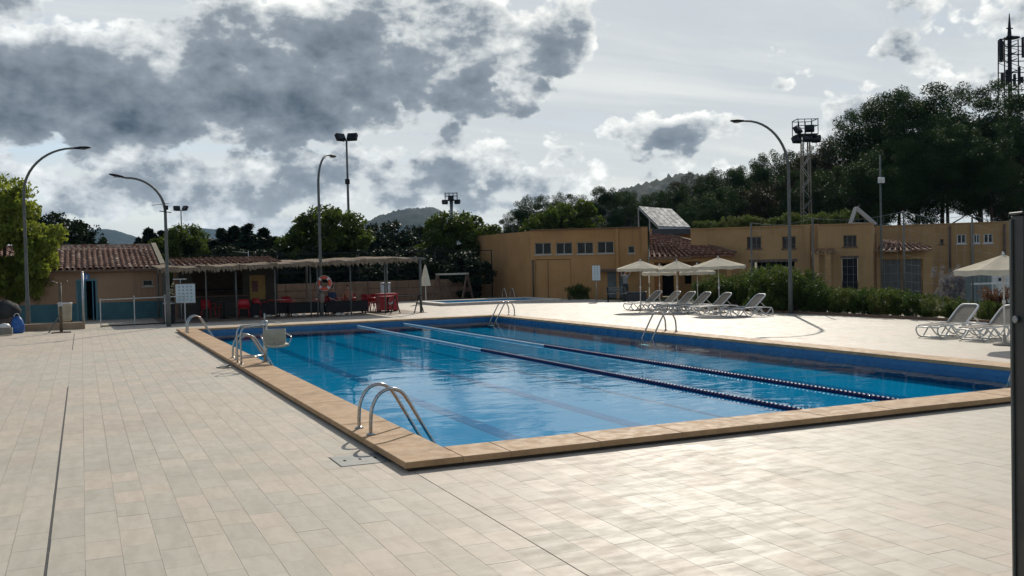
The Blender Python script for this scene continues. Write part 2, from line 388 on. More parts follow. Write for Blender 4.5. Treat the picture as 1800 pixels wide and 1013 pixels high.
# deck tiles
TW, TL, TXO = 3.35/13, 0.50, -0.30
def tile_material():
    m = bpy.data.materials.new('pale_stoneware_tile'); m.use_nodes = True
    t = m.node_tree; N = NB(t); b = t.nodes['Principled BSDF']
    pos = N.new('ShaderNodeNewGeometry').outputs['Position']
    x, y, z = N.xyz(pos)
    col = N.m('FLOOR', N.mul(N.sub(x, TXO), 1/TW))
    odd = N.m('MODULO', N.m('ABSOLUTE', col), 2.0)
    row = N.m('FLOOR', N.mul(N.sub(y, N.mul(odd, TL/2)), 1/TL))
    idv = N.cxyz(col, row, 0.5)
    wn = N.new('ShaderNodeTexWhiteNoise'); wn.noise_dimensions = '3D'; N.put(wn.inputs['Vector'], idv)
    r1 = wn.outputs['Value']; rx, ry, rz = N.xyz(wn.outputs['Color'])
    batch = N.noise(N.vm('MULTIPLY', idv, (0.09, 0.17, 1.0)), 1.0, 2.0, 0.5)
    pick = N.step(N.add(N.mul(batch, 0.9), N.mul(r1, 0.16)), 0.47, 0.60)
    c = N.mix(pick, (0.452, 0.408, 0.325, 1), (0.472, 0.398, 0.312, 1))
    # cloudy print of the tile, drawn out along the tile
    pr = N.noise(N.vm('MULTIPLY', N.vm('ADD', pos, N.vm('MULTIPLY', wn.outputs['Color'], (40, 40, 0))), (9, 2.2, 1)), 1.0, 6.0, 0.62)
    c = N.mix(N.step(pr, 0.35, 0.68), c, N.mix(1.0, c, (0.87, 0.86, 0.845, 1), 'MULTIPLY'))
    c = N.mix(1.0, c, N.cxyz(*[N.mad(r1, 0.09, 0.92)]*3), 'MULTIPLY')
    # wear: faint dirt lanes and splash marks
    w = N.noise(N.vm('MULTIPLY', pos, (1, 1, 1)), 0.55, 7.0, 0.62)
    c = N.mix(N.mul(N.step(w, 0.50, 0.74), 0.30), c, (0.30, 0.255, 0.19, 1))
    blot = N.noise(N.vm('ADD', pos, (31, 7, 0)), 2.7, 6.0, 0.7)
    c = N.mix(N.mul(N.step(blot, 0.64, 0.72), 0.20), c, (0.22, 0.185, 0.14, 1))
    sp = N.noise(pos, 26.0, 4.0, 0.7)
    c = N.mix(N.mul(N.step(sp, 0.62, 0.80), 0.25), c, (0.25, 0.21, 0.17, 1))
    N.put(b.inputs['Base Color'], c)
    rg = N.noise(N.vm('MULTIPLY', pos, (2.0, 5.0, 1)), 1.4, 5.0, 0.65)
    N.put(b.inputs['Roughness'], N.add(N.step(rg, 0.3, 0.72, 0.50, 0.68), N.mul(N.sub(rz, 0.5), 0.08)))
    b.inputs['Specular IOR Level'].default_value = 0.22
    bp = N.new('ShaderNodeBump'); bp.inputs['Strength'].default_value = 0.22; bp.inputs['Distance'].default_value = 0.004
    N.put(bp.inputs['Height'], N.add(N.noise(N.vm('MULTIPLY', pos, (14, 40, 1)), 1.0, 4.0, 0.6), N.mul(sp, 0.5)))
    tilt = N.vm('NORMALIZE', N.vm('ADD', bp.outputs[0], N.cxyz(N.mul(N.sub(rx, 0.5), 0.030), N.mul(N.sub(ry, 0.5), 0.030), 0.0)))
    N.put(b.inputs['Normal'], tilt)
    return m
TILE = tile_material()
DRAIN = [(-4.0, 20.0), (29.4, 37.4)]
def tiles():
    gap = 0.0007
    near, rest = [], []
    hole = [(PX0-CW+0.06, PX1+CW-0.06, PY0-CW+0.06, PY1+CW-0.06), (QX0-0.3, QX1+0.3, QY0-0.3, QY1+0.3), (2.44, 3.02, 10.06, 10.66)]
    c0, c1 = int((DX0-TXO)/TW), int((DX1-TXO)/TW)
    for c in range(c0, c1):
        x0, x1 = TXO+c*TW, TXO+(c+1)*TW
        off = TL/2 if c % 2 else 0.0
        r = int((DY0-off)/TL)-1
        while True:
            y0, y1 = off+r*TL, off+(r+1)*TL; r += 1
            if y1 < 3.5: continue
            if y0 > DY1-0.2: break
            y1 = min(y1, DY1-0.05)
            cuts = [y0] + [q for q in (21.5,) if y0 < q < y1] + [y1]
            for a, b in zip(cuts[:-1], cuts[1:]):
                rx0, rx1, ra, rb = x0+gap, x1-gap, a+gap, b-gap
                mid = (a+b)/2
                if abs(a-21.5) < 1e-6: ra += 0.004
                if abs(b-21.5) < 1e-6: rb -= 0.004
                if any(p < mid < q for p, q in DRAIN):
                    if c == 0: rx0 += 0.010
                    if c == -1: rx1 -= 0.010
                if mid < 9.45 and x1 > 0:
                    if c == 13: rx0 += 0.004
                    if c == 12: rx1 -= 0.004
                pieces = [(rx0, rx1, ra, rb)]
                for h in hole:
                    nxt = []
                    for (p, q, s, t) in pieces:
                        if q <= h[0] or p >= h[1] or t <= h[2] or s >= h[3]: nxt.append((p, q, s, t)); continue
                        if p < h[0]: nxt.append((p, h[0], s, t))
                        if q > h[1]: nxt.append((h[1], q, s, t))
                        p2, q2 = max(p, h[0]), min(q, h[1])
                        if s < h[2]: nxt.append((p2, q2, s, h[2]))
                        if t > h[3]: nxt.append((p2, q2, h[3], t))
                    pieces = nxt
                for pc in pieces:
                    if pc[1]-pc[0] < 0.02 or pc[3]-pc[2] < 0.02: continue
                    cx, cy = (pc[0]+pc[1])/2, (pc[2]+pc[3])/2
                    v = Vector((cx, cy, -EYE)); dz = v.dot(_f); seen = False
                    if dz > 1:
                        u, w = 900+1700*v.dot(_r2)/dz, 506.5-1700*v.dot(_u2)/dz
                        seen = 5 < u < 1770 and w < 1015
                    (near if seen else rest).append((math.hypot(cx, cy), pc))
    near.sort(key=lambda q: q[0])
    rest += near[300:]
    shared = {}
    for _, (p, q, s, t) in near[:300]:
        key = (round(q-p, 4), round(t-s, 4))
        if key not in shared:
            b = MB().slab(-(q-p)/2, (q-p)/2, -(t-s)/2, (t-s)/2, -0.006, 0, 0.0010)
            o = b.build('tile', TILE, deck); shared[key] = o.data
        else: o = place('tile', shared[key], deck)
        o.location = ((p+q)/2, (s+t)/2, RNG.uniform(-0.0006, 0.0006))
        o.rotation_euler = (RNG.uniform(-.0012, .0012), RNG.uniform(-.0012, .0012), 0)
    R = np.array([pc for _, pc in rest]); n = len(R)
    x0, x1, y0, y1 = R.T; c = 0.0010; zt = np.zeros(n); zb = zt-0.006; zc = zt-c
    def quad(*pts): return np.stack([np.stack(p, 1) for p in pts], 1)
    qs = [quad((x0+c, y0+c, zt), (x1-c, y0+c, zt), (x1-c, y1-c, zt), (x0+c, y1-c, zt)),
          quad((x0, y0, zb), (x1, y0, zb), (x1-c, y0+c, zt), (x0+c, y0+c, zt)), quad((x1, y0, zb), (x1, y1, zb), (x1-c, y1-c, zt), (x1-c, y0+c, zt)),
          quad((x1, y1, zb), (x0, y1, zb), (x0+c, y1-c, zt), (x1-c, y1-c, zt)), quad((x0, y1, zb), (x0, y0, zb), (x0+c, y0+c, zt), (x0+c, y1-c, zt))]
    V = np.concatenate(qs).reshape(-1, 3)
    struct(place('far_tiles', fast_mesh('far_tiles', V, len(V)//4, 4, TILE), deck), 'stuff')
tiles()
SLOT = material('black_drain_slot', (0.012, 0.011, 0.010), (0.02, 0.018, 0.015), 8, 0.7)
for (a, b_) in DRAIN:
    far = a > 0
    d_ = thing('slot_drain', 'short dark slot drain in the deck near the shower and fence' if far else 'long black slot drain running down the left side of the deck', 'drain', (TXO, a, 0), group='slot drains')
    MB().box(-0.0122, 0.0122, 0.0, b_-a, -0.0060, -0.004).build('channel', SLOT, d_)
    e = MB()
    for s in (-1, 1): e.box(s*0.0125-0.001, s*0.0125+0.001, 0, b_-a, -0.0059, -0.0005)
    e.build('steel_lip', DARKMETAL, d_)

# pool
def pool_blue():
    m = bpy.data.materials.new('pool_blue_render'); m.use_nodes = True
    t = m.node_tree; N = NB(t); b = t.nodes['Principled BSDF']
    pos = N.new('ShaderNodeNewGeometry').outputs['Position']
    n = N.noise(pos, 0.7, 6.0, 0.6)
    c = N.mix(N.step(n, 0.3, 0.7), (0.003, 0.30, 0.50, 1), (0.003, 0.265, 0.46, 1))
    N.put(b.inputs['Base Color'], c)
    b.inputs['Specular IOR Level'].default_value = 0.0; b.inputs['Roughness'].default_value = 0.8
    return m
PBLUE = pool_blue()
WBLUE = material('shaded_blue_wall', (0.004, 0.125, 0.27), (0.003, 0.10, 0.23), 1.5, 0.3)  # basin blue darkened, the shade on the walls is put into the colour
STRIPE = material('dark_blue_lane_marking', (0.003, 0.185, 0.36), (0.003, 0.16, 0.32), 2, 0.9, spec=0.0)
pool = struct(thing('swimming_pool', 'large rectangular swimming pool with sandstone coping and bright blue water', 'pool', (PX0, PY0, 0)))
def pl(x): return x-PX0
LX, LY = PX1-PX0, PY1-PY0
MB().box(-0.25, LX+0.25, -0.25, LY+0.25, FLOOR_Z-0.15, FLOOR_Z).build('pool_floor', PBLUE, pool)
for nm, q in (('pool_wall', (-0.25, 0, -0.25, LY+0.25)), ('pool_wall', (LX, LX+0.25, -0.25, LY+0.25)), ('pool_wall', (0, LX, -0.25, 0)), ('pool_wall', (0, LX, LY, LY+0.25))):
    MB().box(*q, FLOOR_Z+0.001, COP_BOT-0.002).build(nm, WBLUE, pool)
for xs in (1.9, 3.9, 6.6, 9.2):
    s_ = MB().box(xs-0.13, xs+0.13, 1.2, LY-1.2, FLOOR_Z+0.002, FLOOR_Z+0.006)
    for yy in (1.2, LY-1.2): s_.box(xs-0.5, xs-0.131, yy-0.13, yy+0.13, FLOOR_Z+0.002, FLOOR_Z+0.006).box(xs+0.131, xs+0.5, yy-0.13, yy+0.13, FLOOR_Z+0.002, FLOOR_Z+0.006)
    s_.build('lane_marking', STRIPE, pool)
SAND = material('tan_sandstone', (0.40, 0.25, 0.125), (0.30, 0.18, 0.085), 3.2, 0.72, bump=0.35, bscale=45, spec=0.3, stretch=(1, 1, 1), dirt=((0.22, 0.13, 0.065), 11.0, 0.6), streak=0.0)
def coping(x0, x1, y0, y1, along, first=0.0):
    lo, hi = (x0, x1) if along == 'x' else (y0, y1)
    cuts = [lo]
    p = lo + (first or 1.05)
    while p < hi-0.4: cuts.append(p); p += 1.09
    cuts.append(hi)
    for a, b in zip(cuts[:-1], cuts[1:]):
        g = 0.0016; h = RNG.uniform(-0.0015, 0.0015)
        q = (a+g, b-g, y0, y1) if along == 'x' else (x0, x1, a+g, b-g)
        w, d_ = (q[1]-q[0])/2, (q[3]-q[2])/2
        o = MB().slab(-w, w, -d_, d_, COP_BOT, COP_TOP, 0.007).build('coping_stone', SAND, pool)
        o.location = ((q[0]+q[1])/2-PX0, (q[2]+q[3])/2-PY0, h)
OV = 0.03
coping(PX0-CW, PX0+OV, PY0-CW, PY1+CW, 'y', 1.6)
coping(PX1-OV, PX1+CW, PY0-CW, PY1+CW, 'y', 1.2)
coping(PX0+OV+0.003, PX1-OV-0.003, PY0-CW, PY0+OV, 'x', 0.55)
coping(PX0+OV+0.003, PX1-OV-0.003, PY1-OV, PY1+CW, 'x', 0.7)
# bedding under the coping, set back so that the stones overhang
bd = MB()
for q in ((-CW+0.05, -0.252, -CW+0.05, LY+CW-0.05), (LX+0.252, LX+CW-0.05, -CW+0.05, LY+CW-0.05), (-0.252, LX+0.252, -CW+0.05, -0.252), (-0.252, LX+0.252, LY+0.252, LY+CW-0.05)):
    bd.box(*q, -0.05, COP_BOT-0.001)
bd.build('coping_bed', material('shaded_mortar_bed', (0.06, 0.045, 0.03), (0.04, 0.03, 0.02), 6, 0.9), pool)  # dark colour paints the shadow line below the overhanging stones

def water_material():
    m = bpy.data.materials.new('pool_water'); m.use_nodes = True
    t = m.node_tree; N = NB(t); t.nodes.remove(t.nodes['Principled BSDF'])
    pos = N.new('ShaderNodeNewGeometry').outputs['Position']
    wind = N.step(N.noise(pos, 0.16, 3.0, 0.5), 0.40, 0.66, 0.25, 1.0)
    h1 = N.noise(N.vm('MULTIPLY', pos, (1.0, 1.5, 1)), 1.1, 3.0, 0.45, 2.0, 0.5)
    h2 = N.noise(N.vm('MULTIPLY', pos, (1.0, 1.6, 1)), 4.2, 3.0, 0.5, 2.0, 0.3)
    h3 = N.noise(pos, 0.35, 2.0, 0.5)
    h = N.add(N.mul(h1, 0.55), N.add(N.mul(N.mul(h2, wind), 0.17), N.mul(h3, 0.8)))
    bp = N.new('ShaderNodeBump'); bp.inputs['Strength'].default_value = 1.0; bp.inputs['Distance'].default_value = 0.012
    N.put(bp.inputs['Height'], h)
    dt = N.new('ShaderNodeVectorMath', operation='DOT_PRODUCT'); N.put(dt.inputs[0], N.new('ShaderNodeNewGeometry').outputs['Incoming']); N.put(dt.inputs[1], bp.outputs[0])
    cosi = N.m('ABSOLUTE', dt.outputs['Value'])
    schlick = N.mad(N.m('POWER', N.m('SUBTRACT', 1.0, cosi, clamp=True), 5.6), 0.98, 0.02)
    gl = N.new('ShaderNodeBsdfGlossy'); gl.inputs['Roughness'].default_value = 0.02; N.put(gl.inputs['Normal'], bp.outputs[0])
    tr = N.new('ShaderNodeBsdfTransparent'); tr.inputs[0].default_value = (0.60, 0.93, 0.985, 1)
    mx = N.new('ShaderNodeMixShader'); N.put(mx.inputs[0], schlick)
    t.links.new(tr.outputs[0], mx.inputs[1]); t.links.new(gl.outputs[0], mx.inputs[2]); t.links.new(mx.outputs[0], t.nodes['Material Output'].inputs[0])
    return m
WATER = water_material()
struct(MB().raw([(PX0, PY0, WATER_Z), (PX1, PY0, WATER_Z), (PX1, PY1, WATER_Z), (PX0, PY1, WATER_Z)], [(0, 1, 2, 3)]).build('pool_water', WATER))

# wading pool by the ochre building
wp = struct(thing('wading_pool', 'small paddling pool with pale rim in front of the ochre building', 'pool', (QX0, QY0, 0)))
wx, wy = QX1-QX0, QY1-QY0
MB().box(-0.2, wx+0.2, -0.2, wy+0.2, -0.75, -0.6).build('pool_floor', PBLUE, wp)
for q in ((-0.2, 0, -0.2, wy+0.2), (wx, wx+0.2, -0.2, wy+0.2), (0, wx, -0.2, 0), (0, wx, wy, wy+0.2)): MB().box(*q, -0.599, 0.09).build('pool_wall', PBLUE, wp)
PALE = material('pale_coping', (0.56, 0.50, 0.42), (0.46, 0.41, 0.34), 2, 0.7)
for q in ((-0.42, 0.02, -0.42, wy+0.42), (wx-0.02, wx+0.42, -0.42, wy+0.42), (0.021, wx-0.021, -0.42, 0.02), (0.021, wx-0.021, wy-0.02, wy+0.42)):
    MB().slab(*q, 0.092, 0.15, 0.008).build('coping_stone', PALE, wp)
MB().box(-0.40, wx+0.40, -0.40, -0.201, -0.05, 0.091).build('plinth', PALE, wp)
MB().box(-0.40, -0.201, -0.2, wy+0.4, -0.05, 0.091).build('plinth', PALE, wp)
MB().box(wx+0.201, wx+0.40, -0.2, wy+0.4, -0.05, 0.091).build('plinth', PALE, wp)
struct(MB().raw([(QX0, QY0, -0.05), (QX1, QY0, -0.05), (QX1, QY1, -0.05), (QX0, QY1, -0.05)], [(0, 1, 2, 3)]).build('wading_pool_water', WATER))

# ------------------------------------------------------------------ hills
HILLM = material('wooded_hillside', (0.016, 0.026, 0.016), (0.030, 0.036, 0.022), 0.02, 0.95, spec=0.05, detail=9, bump=1.0, bscale=0.05)
def hill(prof, depth, thick, seed, rough, lump=0.0):
    """prof: ridge line as sightings (px, py) seen at that distance; the hill falls away in front and behind"""
    pts = [D(px, py, depth) for px, py in prof]
    us = np.array([p.dot(RGT) for p in pts]); zs = np.array([p.z for p in pts])
    nu, nv = 160, 40
    uu = np.linspace(us[0], us[-1], nu); base = np.interp(uu, us, zs)
    rng = np.random.default_rng(seed)
    jag = sum(rng.normal(0, 1)*np.sin(uu/(us[-1]-us[0])*k*6.28+rng.uniform(0, 6.28))/k**0.8 for k in range(6, 70))
    V = []; vv = np.linspace(-1, 1, nv)
    for j, v in enumerate(vv):
        bell = math.cos(v*math.pi/2)**1.1
        wob = sum(rng.normal(0, 1)*np.sin(uu/(us[-1]-us[0])*k*6.28+rng.uniform(0, 6.28))/k for k in range(3, 30))
        zz_ = (base+jag*rough+rng.normal(0, 1, nu)*lump)*bell + wob*rough*1.2*(bell if abs(v) > 0.1 else 0) - 3
        for i in range(nu):
            p = RGT*uu[i] + FWD*(depth+v*thick); V.append((p.x, p.y, zz_[i]))
    F = [(j*nu+i, j*nu+i+1, (j+1)*nu+i+1, (j+1)*nu+i) for j in range(nv-1) for i in range(nu-1)]
    b = MB(); b.raw(V, F, True); return struct(b.build('hill', HILLM))
hill([(60, 470), (120, 432), (158, 408), (172, 403), (186, 401), (200, 404), (216, 411), (240, 419), (275, 432), (330, 470)], 2600, 500, 3, 1.2, 0.5)
hill([(240, 465), (290, 430), (320, 405), (345, 400.5), (375, 401), (400, 404), (440, 415), (490, 440), (560, 470)], 3000, 600, 4, 1.0, 0.5)
hill([(540, 462), (610, 425), (640, 396), (665, 382), (690, 372), (715, 366), (740, 364), (762, 362.5), (778, 370), (800, 383), (830, 392), (870, 404), (920, 418), (1000, 455)], 1700, 380, 5, 1.3, 1.2)
hill([(930, 440), (1000, 400), (1060, 345), (1090, 330), (1130, 320), (1170, 308), (1200, 303), (1235, 304), (1270, 312), (1330, 340), (1420, 380), (1550, 440)], 850, 200, 6, 0.9, 1.3)
hill([(830, 455), (870, 410), (890, 404), (930, 398), (1000, 405), (1100, 450)], 1300, 220, 8, 0.8, 1.0)

# ------------------------------------------------------------------ trees
BARK = material('grey_brown_bark', (0.10, 0.075, 0.055), (0.06, 0.045, 0.035), 6, 0.95, bump=0.6, bscale=18, stretch=(1, 1, 0.3))
PINEBARK = material('dark_pine_bark', (0.07, 0.045, 0.03), (0.04, 0.028, 0.02), 5, 0.95, bump=0.6, bscale=14, stretch=(1, 1, 0.3))
L_PINE = leaf_material('pine_needles', (0.016, 0.035, 0.010), (0.040, 0.068, 0.018), 0.8, 0.18)
L_PINE2 = leaf_material('dry_pine_needles', (0.022, 0.027, 0.011), (0.050, 0.044, 0.019), 0.8, 0.18)
L_PLANE = leaf_material('plane_tree_leaves', (0.028, 0.050, 0.011), (0.080, 0.108, 0.022), 1.2, 0.38)
L_BRIGHT = leaf_material('yellow_green_leaves', (0.105, 0.150, 0.024), (0.230, 0.250, 0.050), 1.2, 0.5)
L_CYP = leaf_material('cypress_foliage', (0.009, 0.018, 0.008), (0.020, 0.033, 0.012), 1.0, 0.12)
L_HEDGE = leaf_material('oleander_leaves', (0.045, 0.075, 0.018), (0.095, 0.120, 0.030), 1.4, 0.35, vein=(0.13, 0.085, 0.035))
def leaf_cloud(centres, radii, per, size, aspect=0.5, flat=0.7, seed=1, up=0.3, shell=0.0):
    """per leaf faces round each clump centre -> (n,4,3) diamond-shaped leaves"""
    rng = np.random.default_rng(seed)
    C = np.repeat(np.asarray(centres), per, 0); R = np.repeat(np.asarray(radii), per)
    n = len(C)
    off = rng.normal(0, 1, (n, 3)); nr = np.linalg.norm(off, axis=1, keepdims=True)
    rr = rng.uniform(0, 1, (n, 1))**(1/3 if not shell else 1/6)
    P = C + off/nr*rr*R[:, None]*np.array([1, 1, flat])
    nrm = rng.normal(0, 1, (n, 3)); nrm[:, 2] += up; nrm /= np.linalg.norm(nrm, axis=1, keepdims=True)
    t = np.cross(nrm, rng.normal(0, 1, (n, 3))); t /= np.linalg.norm(t, axis=1, keepdims=True)
    b = np.cross(nrm, t); s = size*rng.uniform(0.55, 1.25, (n, 1))
    bend = nrm*s*0.18
    return np.stack([P-t*s, P-b*s*aspect+bend, P+t*s, P+b*s*aspect+bend], 1)
def blob_centres(n, rx, ry, rz, cz, seed, shell=0.55, lump=0.18):
    rng = np.random.default_rng(seed); out = []
    while len(out) < n:
        p = rng.normal(0, 1, 3); p /= np.linalg.norm(p)
        r = shell + (1-shell)*rng.uniform(0, 1)**0.6
        a = math.atan2(p[1], p[0])
        k = 1 + lump*math.sin(3*a+seed) + lump*0.8*math.sin(5*a+2*p[2]*3+seed*1.7)
        q = p*r*k
        if q[2] < -0.85: continue
        out.append((q[0]*rx, q[1]*ry, q[2]*rz+cz))
    return np.array(out)
def trunk_mesh(h, r, lean, limbs, mat, seed):
    rng = random.Random(seed); b = MB()
    path = [Vector((lean*(t**1.5)+rng.uniform(-.04, .04)*h*0.3*t, rng.uniform(-.04, .04)*h*0.3*t, h*t-0.08)) for t in (0, .15, .35, .6, .8, 1)]
    b.tube(path, [r*1.35, r*1.05, r*.9, r*.72, r*.5, r*.22], 9)
    for i in range(limbs):
        s = path[rng.choice((2, 3, 3, 4))].copy(); a = rng.uniform(0, 6.28); L = rng.uniform(.18, .34)*h
        e1 = s+Vector((math.cos(a)*L*.5, math.sin(a)*L*.5, L*.35)); e2 = s+Vector((math.cos(a)*L, math.sin(a)*L, L*.8))
        b.tube([s, e1, e2], [r*.42, r*.28, r*.10], 6)
        for k_ in range(2):
            a2 = a+rng.uniform(-.9, .9); e3 = e1+Vector((math.cos(a2), math.sin(a2), .6))*L*.5
            b.tube([e1, (e1+e3)/2+Vector((0, 0, .05*L)), e3], [r*.2, r*.12, r*.05], 5)
    return b
PROTO = {}
def tree_proto(key, h, crown, trunk_r, mat, bark, leafmesh, lean=0.0, limbs=7, trunk_h=None):
    F = leafmesh
    me = fast_mesh('crown', F.reshape(-1, 3), len(F), 4, mat)
    b = trunk_mesh(trunk_h or h*0.86, trunk_r, lean, limbs, bark, hash(key) % 1000)
    tm = bpy.data.meshes.new('trunk'); tm.from_pydata(b.v, [], b.f); tm.update(); tm.polygons.foreach_set('use_smooth', b.sm); tm.materials.append(bark)
    PROTO[key] = (tm, me, h)
def pine(key, seed, h=15.0, w=4.6, mat=None, base=0.30):
    rng = np.random.default_rng(seed)
    top = blob_centres(70, w, w, h*(1-base)*0.46, h*(0.5+base/2), seed, 0.45, 0.13)
    rad_ = rng.uniform(0.8, 1.5, len(top))
    # ragged leaders that break the outline
    tips = []
    for i in range(16):
        a = rng.uniform(0, 6.28); r = rng.uniform(0.2, 1.0)*w
        tips.append((math.cos(a)*r, math.sin(a)*r, h*(0.5+base/2)+h*(1-base)*0.46*math.sqrt(max(0, 1-(r/w)**2*.8))+rng.uniform(-.2, .5)))
    F = np.concatenate([leaf_cloud(top, rad_, 640, 0.125, 0.30, 0.66, seed, 0.6), leaf_cloud(np.array(tips), np.full(16, 0.6), 200, 0.11, 0.28, 0.9, seed+1, 0.3)])
    tree_proto(key, h, None, 0.20, mat or L_PINE, PINEBARK, F, lean=random.uniform(-.8, .8), limbs=9)
pine('pine_a', 21, base=0.42); pine('pine_b', 22, 14.0, 4.2, base=0.37); pine('pine_c', 23, 13.0, 4.0, L_PINE2, 0.34); pine('pine_d', 24, 15.5, 4.9, base=0.44)
def broad(key, seed, h, w, low, mat, leaf=0.15, n=58, per=240):
    c = np.concatenate([blob_centres(n, w, w, (h-low)/2, (h+low)/2, seed, 0.5, 0.13), blob_centres(14, w*.6, w*.6, (h-low)/3, (h+low)/2, seed+9, 0.1, 0.1)])
    r = np.random.default_rng(seed).uniform(0.45, 0.85, len(c))*w/2.6
    rng = np.random.default_rng(seed+5); sp = []
    for i in range(26):
        a = rng.uniform(0, 6.28); q = rng.uniform(0.1, 0.95)*w
        sp.append((math.cos(a)*q, math.sin(a)*q, (h+low)/2+(h-low)/2*math.sqrt(1-(q/w)**2)+rng.uniform(0, .35)))
    F = np.concatenate([leaf_cloud(c, r, per, leaf, 0.55, 0.75, seed, 0.7), leaf_cloud(np.array(sp), np.full(26, .3), 26, leaf*0.9, 0.5, 1.3, seed+2, 0.3)])
    tree_proto(key, h, None, 0.15, mat, BARK, F, limbs=8, trunk_h=h*0.7)
broad('plane_a', 31, 6.2, 2.75, 1.2, L_PLANE); broad('plane_b', 32, 6.0, 2.6, 1.0, L_PLANE); broad('bright', 33, 7.0, 2.5, 1.1, L_BRIGHT, 0.14, 70, 340)
broad('dark_a', 34, 6.0, 2.6, 0.0, L_CYP, 0.16); broad('pale', 35, 6.0, 2.9, 0.6, L_PLANE, 0.17)
def cypress(key, seed, h, w):
    rng = np.random.default_rng(seed); c = []; r = []
    for i in range(34):
        t = rng.uniform(0.02, 0.96); a = rng.uniform(0, 6.28); q = w*(1-t)**0.7*rng.uniform(.3, .8)
        c.append((math.cos(a)*q, math.sin(a)*q, h*t)); r.append(w*0.42*(1-t*0.7))
    c.append((0, 0, h*0.98)); r.append(.12)
    F = leaf_cloud(np.array(c), np.array(r), 150, 0.15, 0.35, 1.7, seed, 0.1)
    tree_proto(key, h, None, 0.10, L_CYP, BARK, F, limbs=0)
cypress('cyp_a', 41, 6.0, 1.1); cypress('cyp_b', 42, 5.6, 1.4)
def tree(key, name, px, top, depth, label, group, wide=1.0, sink=0.0):
    tm, me, h = PROTO[key]
    p = D(px, top, depth); s = (p.z+sink)/h
    t = thing(name, label, 'tree', (p.x, p.y, -sink-0.05), RNG.uniform(0, 6.28), group)
    t.scale = (s*wide, s*wide, s)
    place('trunk', tm, t); place('crown', me, t)
    return t
GP = 'pines on the rise behind the buildings'
# (kind, px, top, depth, width factor, where it stands)
PINES = [
    ('pine_d', 1612, 158, 80, 1.10, 'tallest broad dark pine on the skyline, its rounded top left of the telecom tower'),
    ('pine_a', 1722, 152, 84, 1.10, 'tall dark pine with its crown touching the telecom tower'),
    ('pine_b', 1536, 190, 82, 0.95, 'dark pine with a notched shoulder left of the tallest pine'),
    ('pine_a', 1790, 205, 78, 1.0, 'dark pine below the telecom tower at the edge of the picture'),
    ('pine_d', 1655, 205, 92, 1.2, 'dark pine half hidden behind the two tallest pines'),
    ('pine_a', 1665, 225, 72, 1.0, 'dark pine standing in front of the two tallest pines'),
    ('pine_b', 1575, 250, 72, 1.0, 'dark pine in front, below the tallest pine, above the annexe roof'),
    ('pine_c', 1470, 245, 86, 1.0, 'brownish pine just right of the caged floodlight tower'),
    ('pine_a', 1500, 290, 74, 1.05, 'dark pine low in front between floodlight tower and tallest pine'),
    ('pine_c', 1428, 268, 90, 0.95, 'brownish pine right behind the caged floodlight tower'),
    ('pine_b', 1370, 268, 92, 0.95, 'dark green pine left of the caged floodlight tower'),
    ('pine_a', 1415, 300, 78, 1.0, 'dark pine below the floodlight cage, behind the lettered building'),
    ('pine_d', 1322, 292, 96, 0.9, 'round dark pine behind the curved lamp by the loungers'),
    ('pine_c', 1350, 318, 80, 1.0, 'brownish pine low behind the shrubs on the flat roof'),
    ('pine_b', 1272, 298, 98, 0.95, 'dark pine two crowns left of the curved lamp'),
    ('pine_a', 1285, 330, 82, 1.0, 'dark pine low behind the flat roof, three crowns from the solar panel'),
    ('pine_c', 1226, 308, 100, 0.9, 'brownish pine above the right end of the solar panel'),
    ('pine_d', 1190, 330, 92, 0.9, 'dark pine straight above the solar panel'),
    ('pine_b', 1150, 345, 96, 0.9, 'dark pine at the left end of the solar panel'),
    ('pine_a', 1235, 345, 80, 0.95, 'dark pine low behind the right corner of the solar panel'),
    ('pine_d', 1745, 250, 70, 1.0, 'dark pine in front of the telecom tower mast'),
    ('pine_b', 1782, 265, 88, 1.1, 'dark pine behind the rightmost ochre block'),
]
for kd, px, tp, dp, wd, lb in PINES:
    tree(kd, 'pine_tree', px, tp, dp, lb, GP, wd)
GM = 'trees between the bar and the ochre building'
for kd, nm, px, tp, dp, wd, lb in [
    ('pine_b', 'pine_tree', 940, 345, 88, 0.9, 'dark spreading pine at the left end of the wooded rise'),
    ('pine_a', 'pine_tree', 985, 343, 92, 0.95, 'dark pine directly behind the pale leafy tree on the rise'),
    ('pine_d', 'pine_tree', 1062, 332, 95, 0.95, 'rounded dark pine between the pale leafy tree and the solar panel'),
    ('pine_b', 'pine_tree', 1105, 338, 92, 0.85, 'dark pine just left of the solar panel frame'),
    ('pine_a', 'pine_tree', 905, 372, 90, 0.7, 'small dark pine leaning out left of the wooded rise'),
    ('pale', 'leafy_tree', 1000, 366, 72, 1.05, 'pale green leafy tree behind the windows of the ochre building'),
    ('pale', 'leafy_tree', 955, 382, 70, 0.8, 'low pale green tree behind the first window of the ochre building'),
]: tree(kd, nm, px, tp, dp, lb, GM, wd)
GL = 'trees behind the bar'
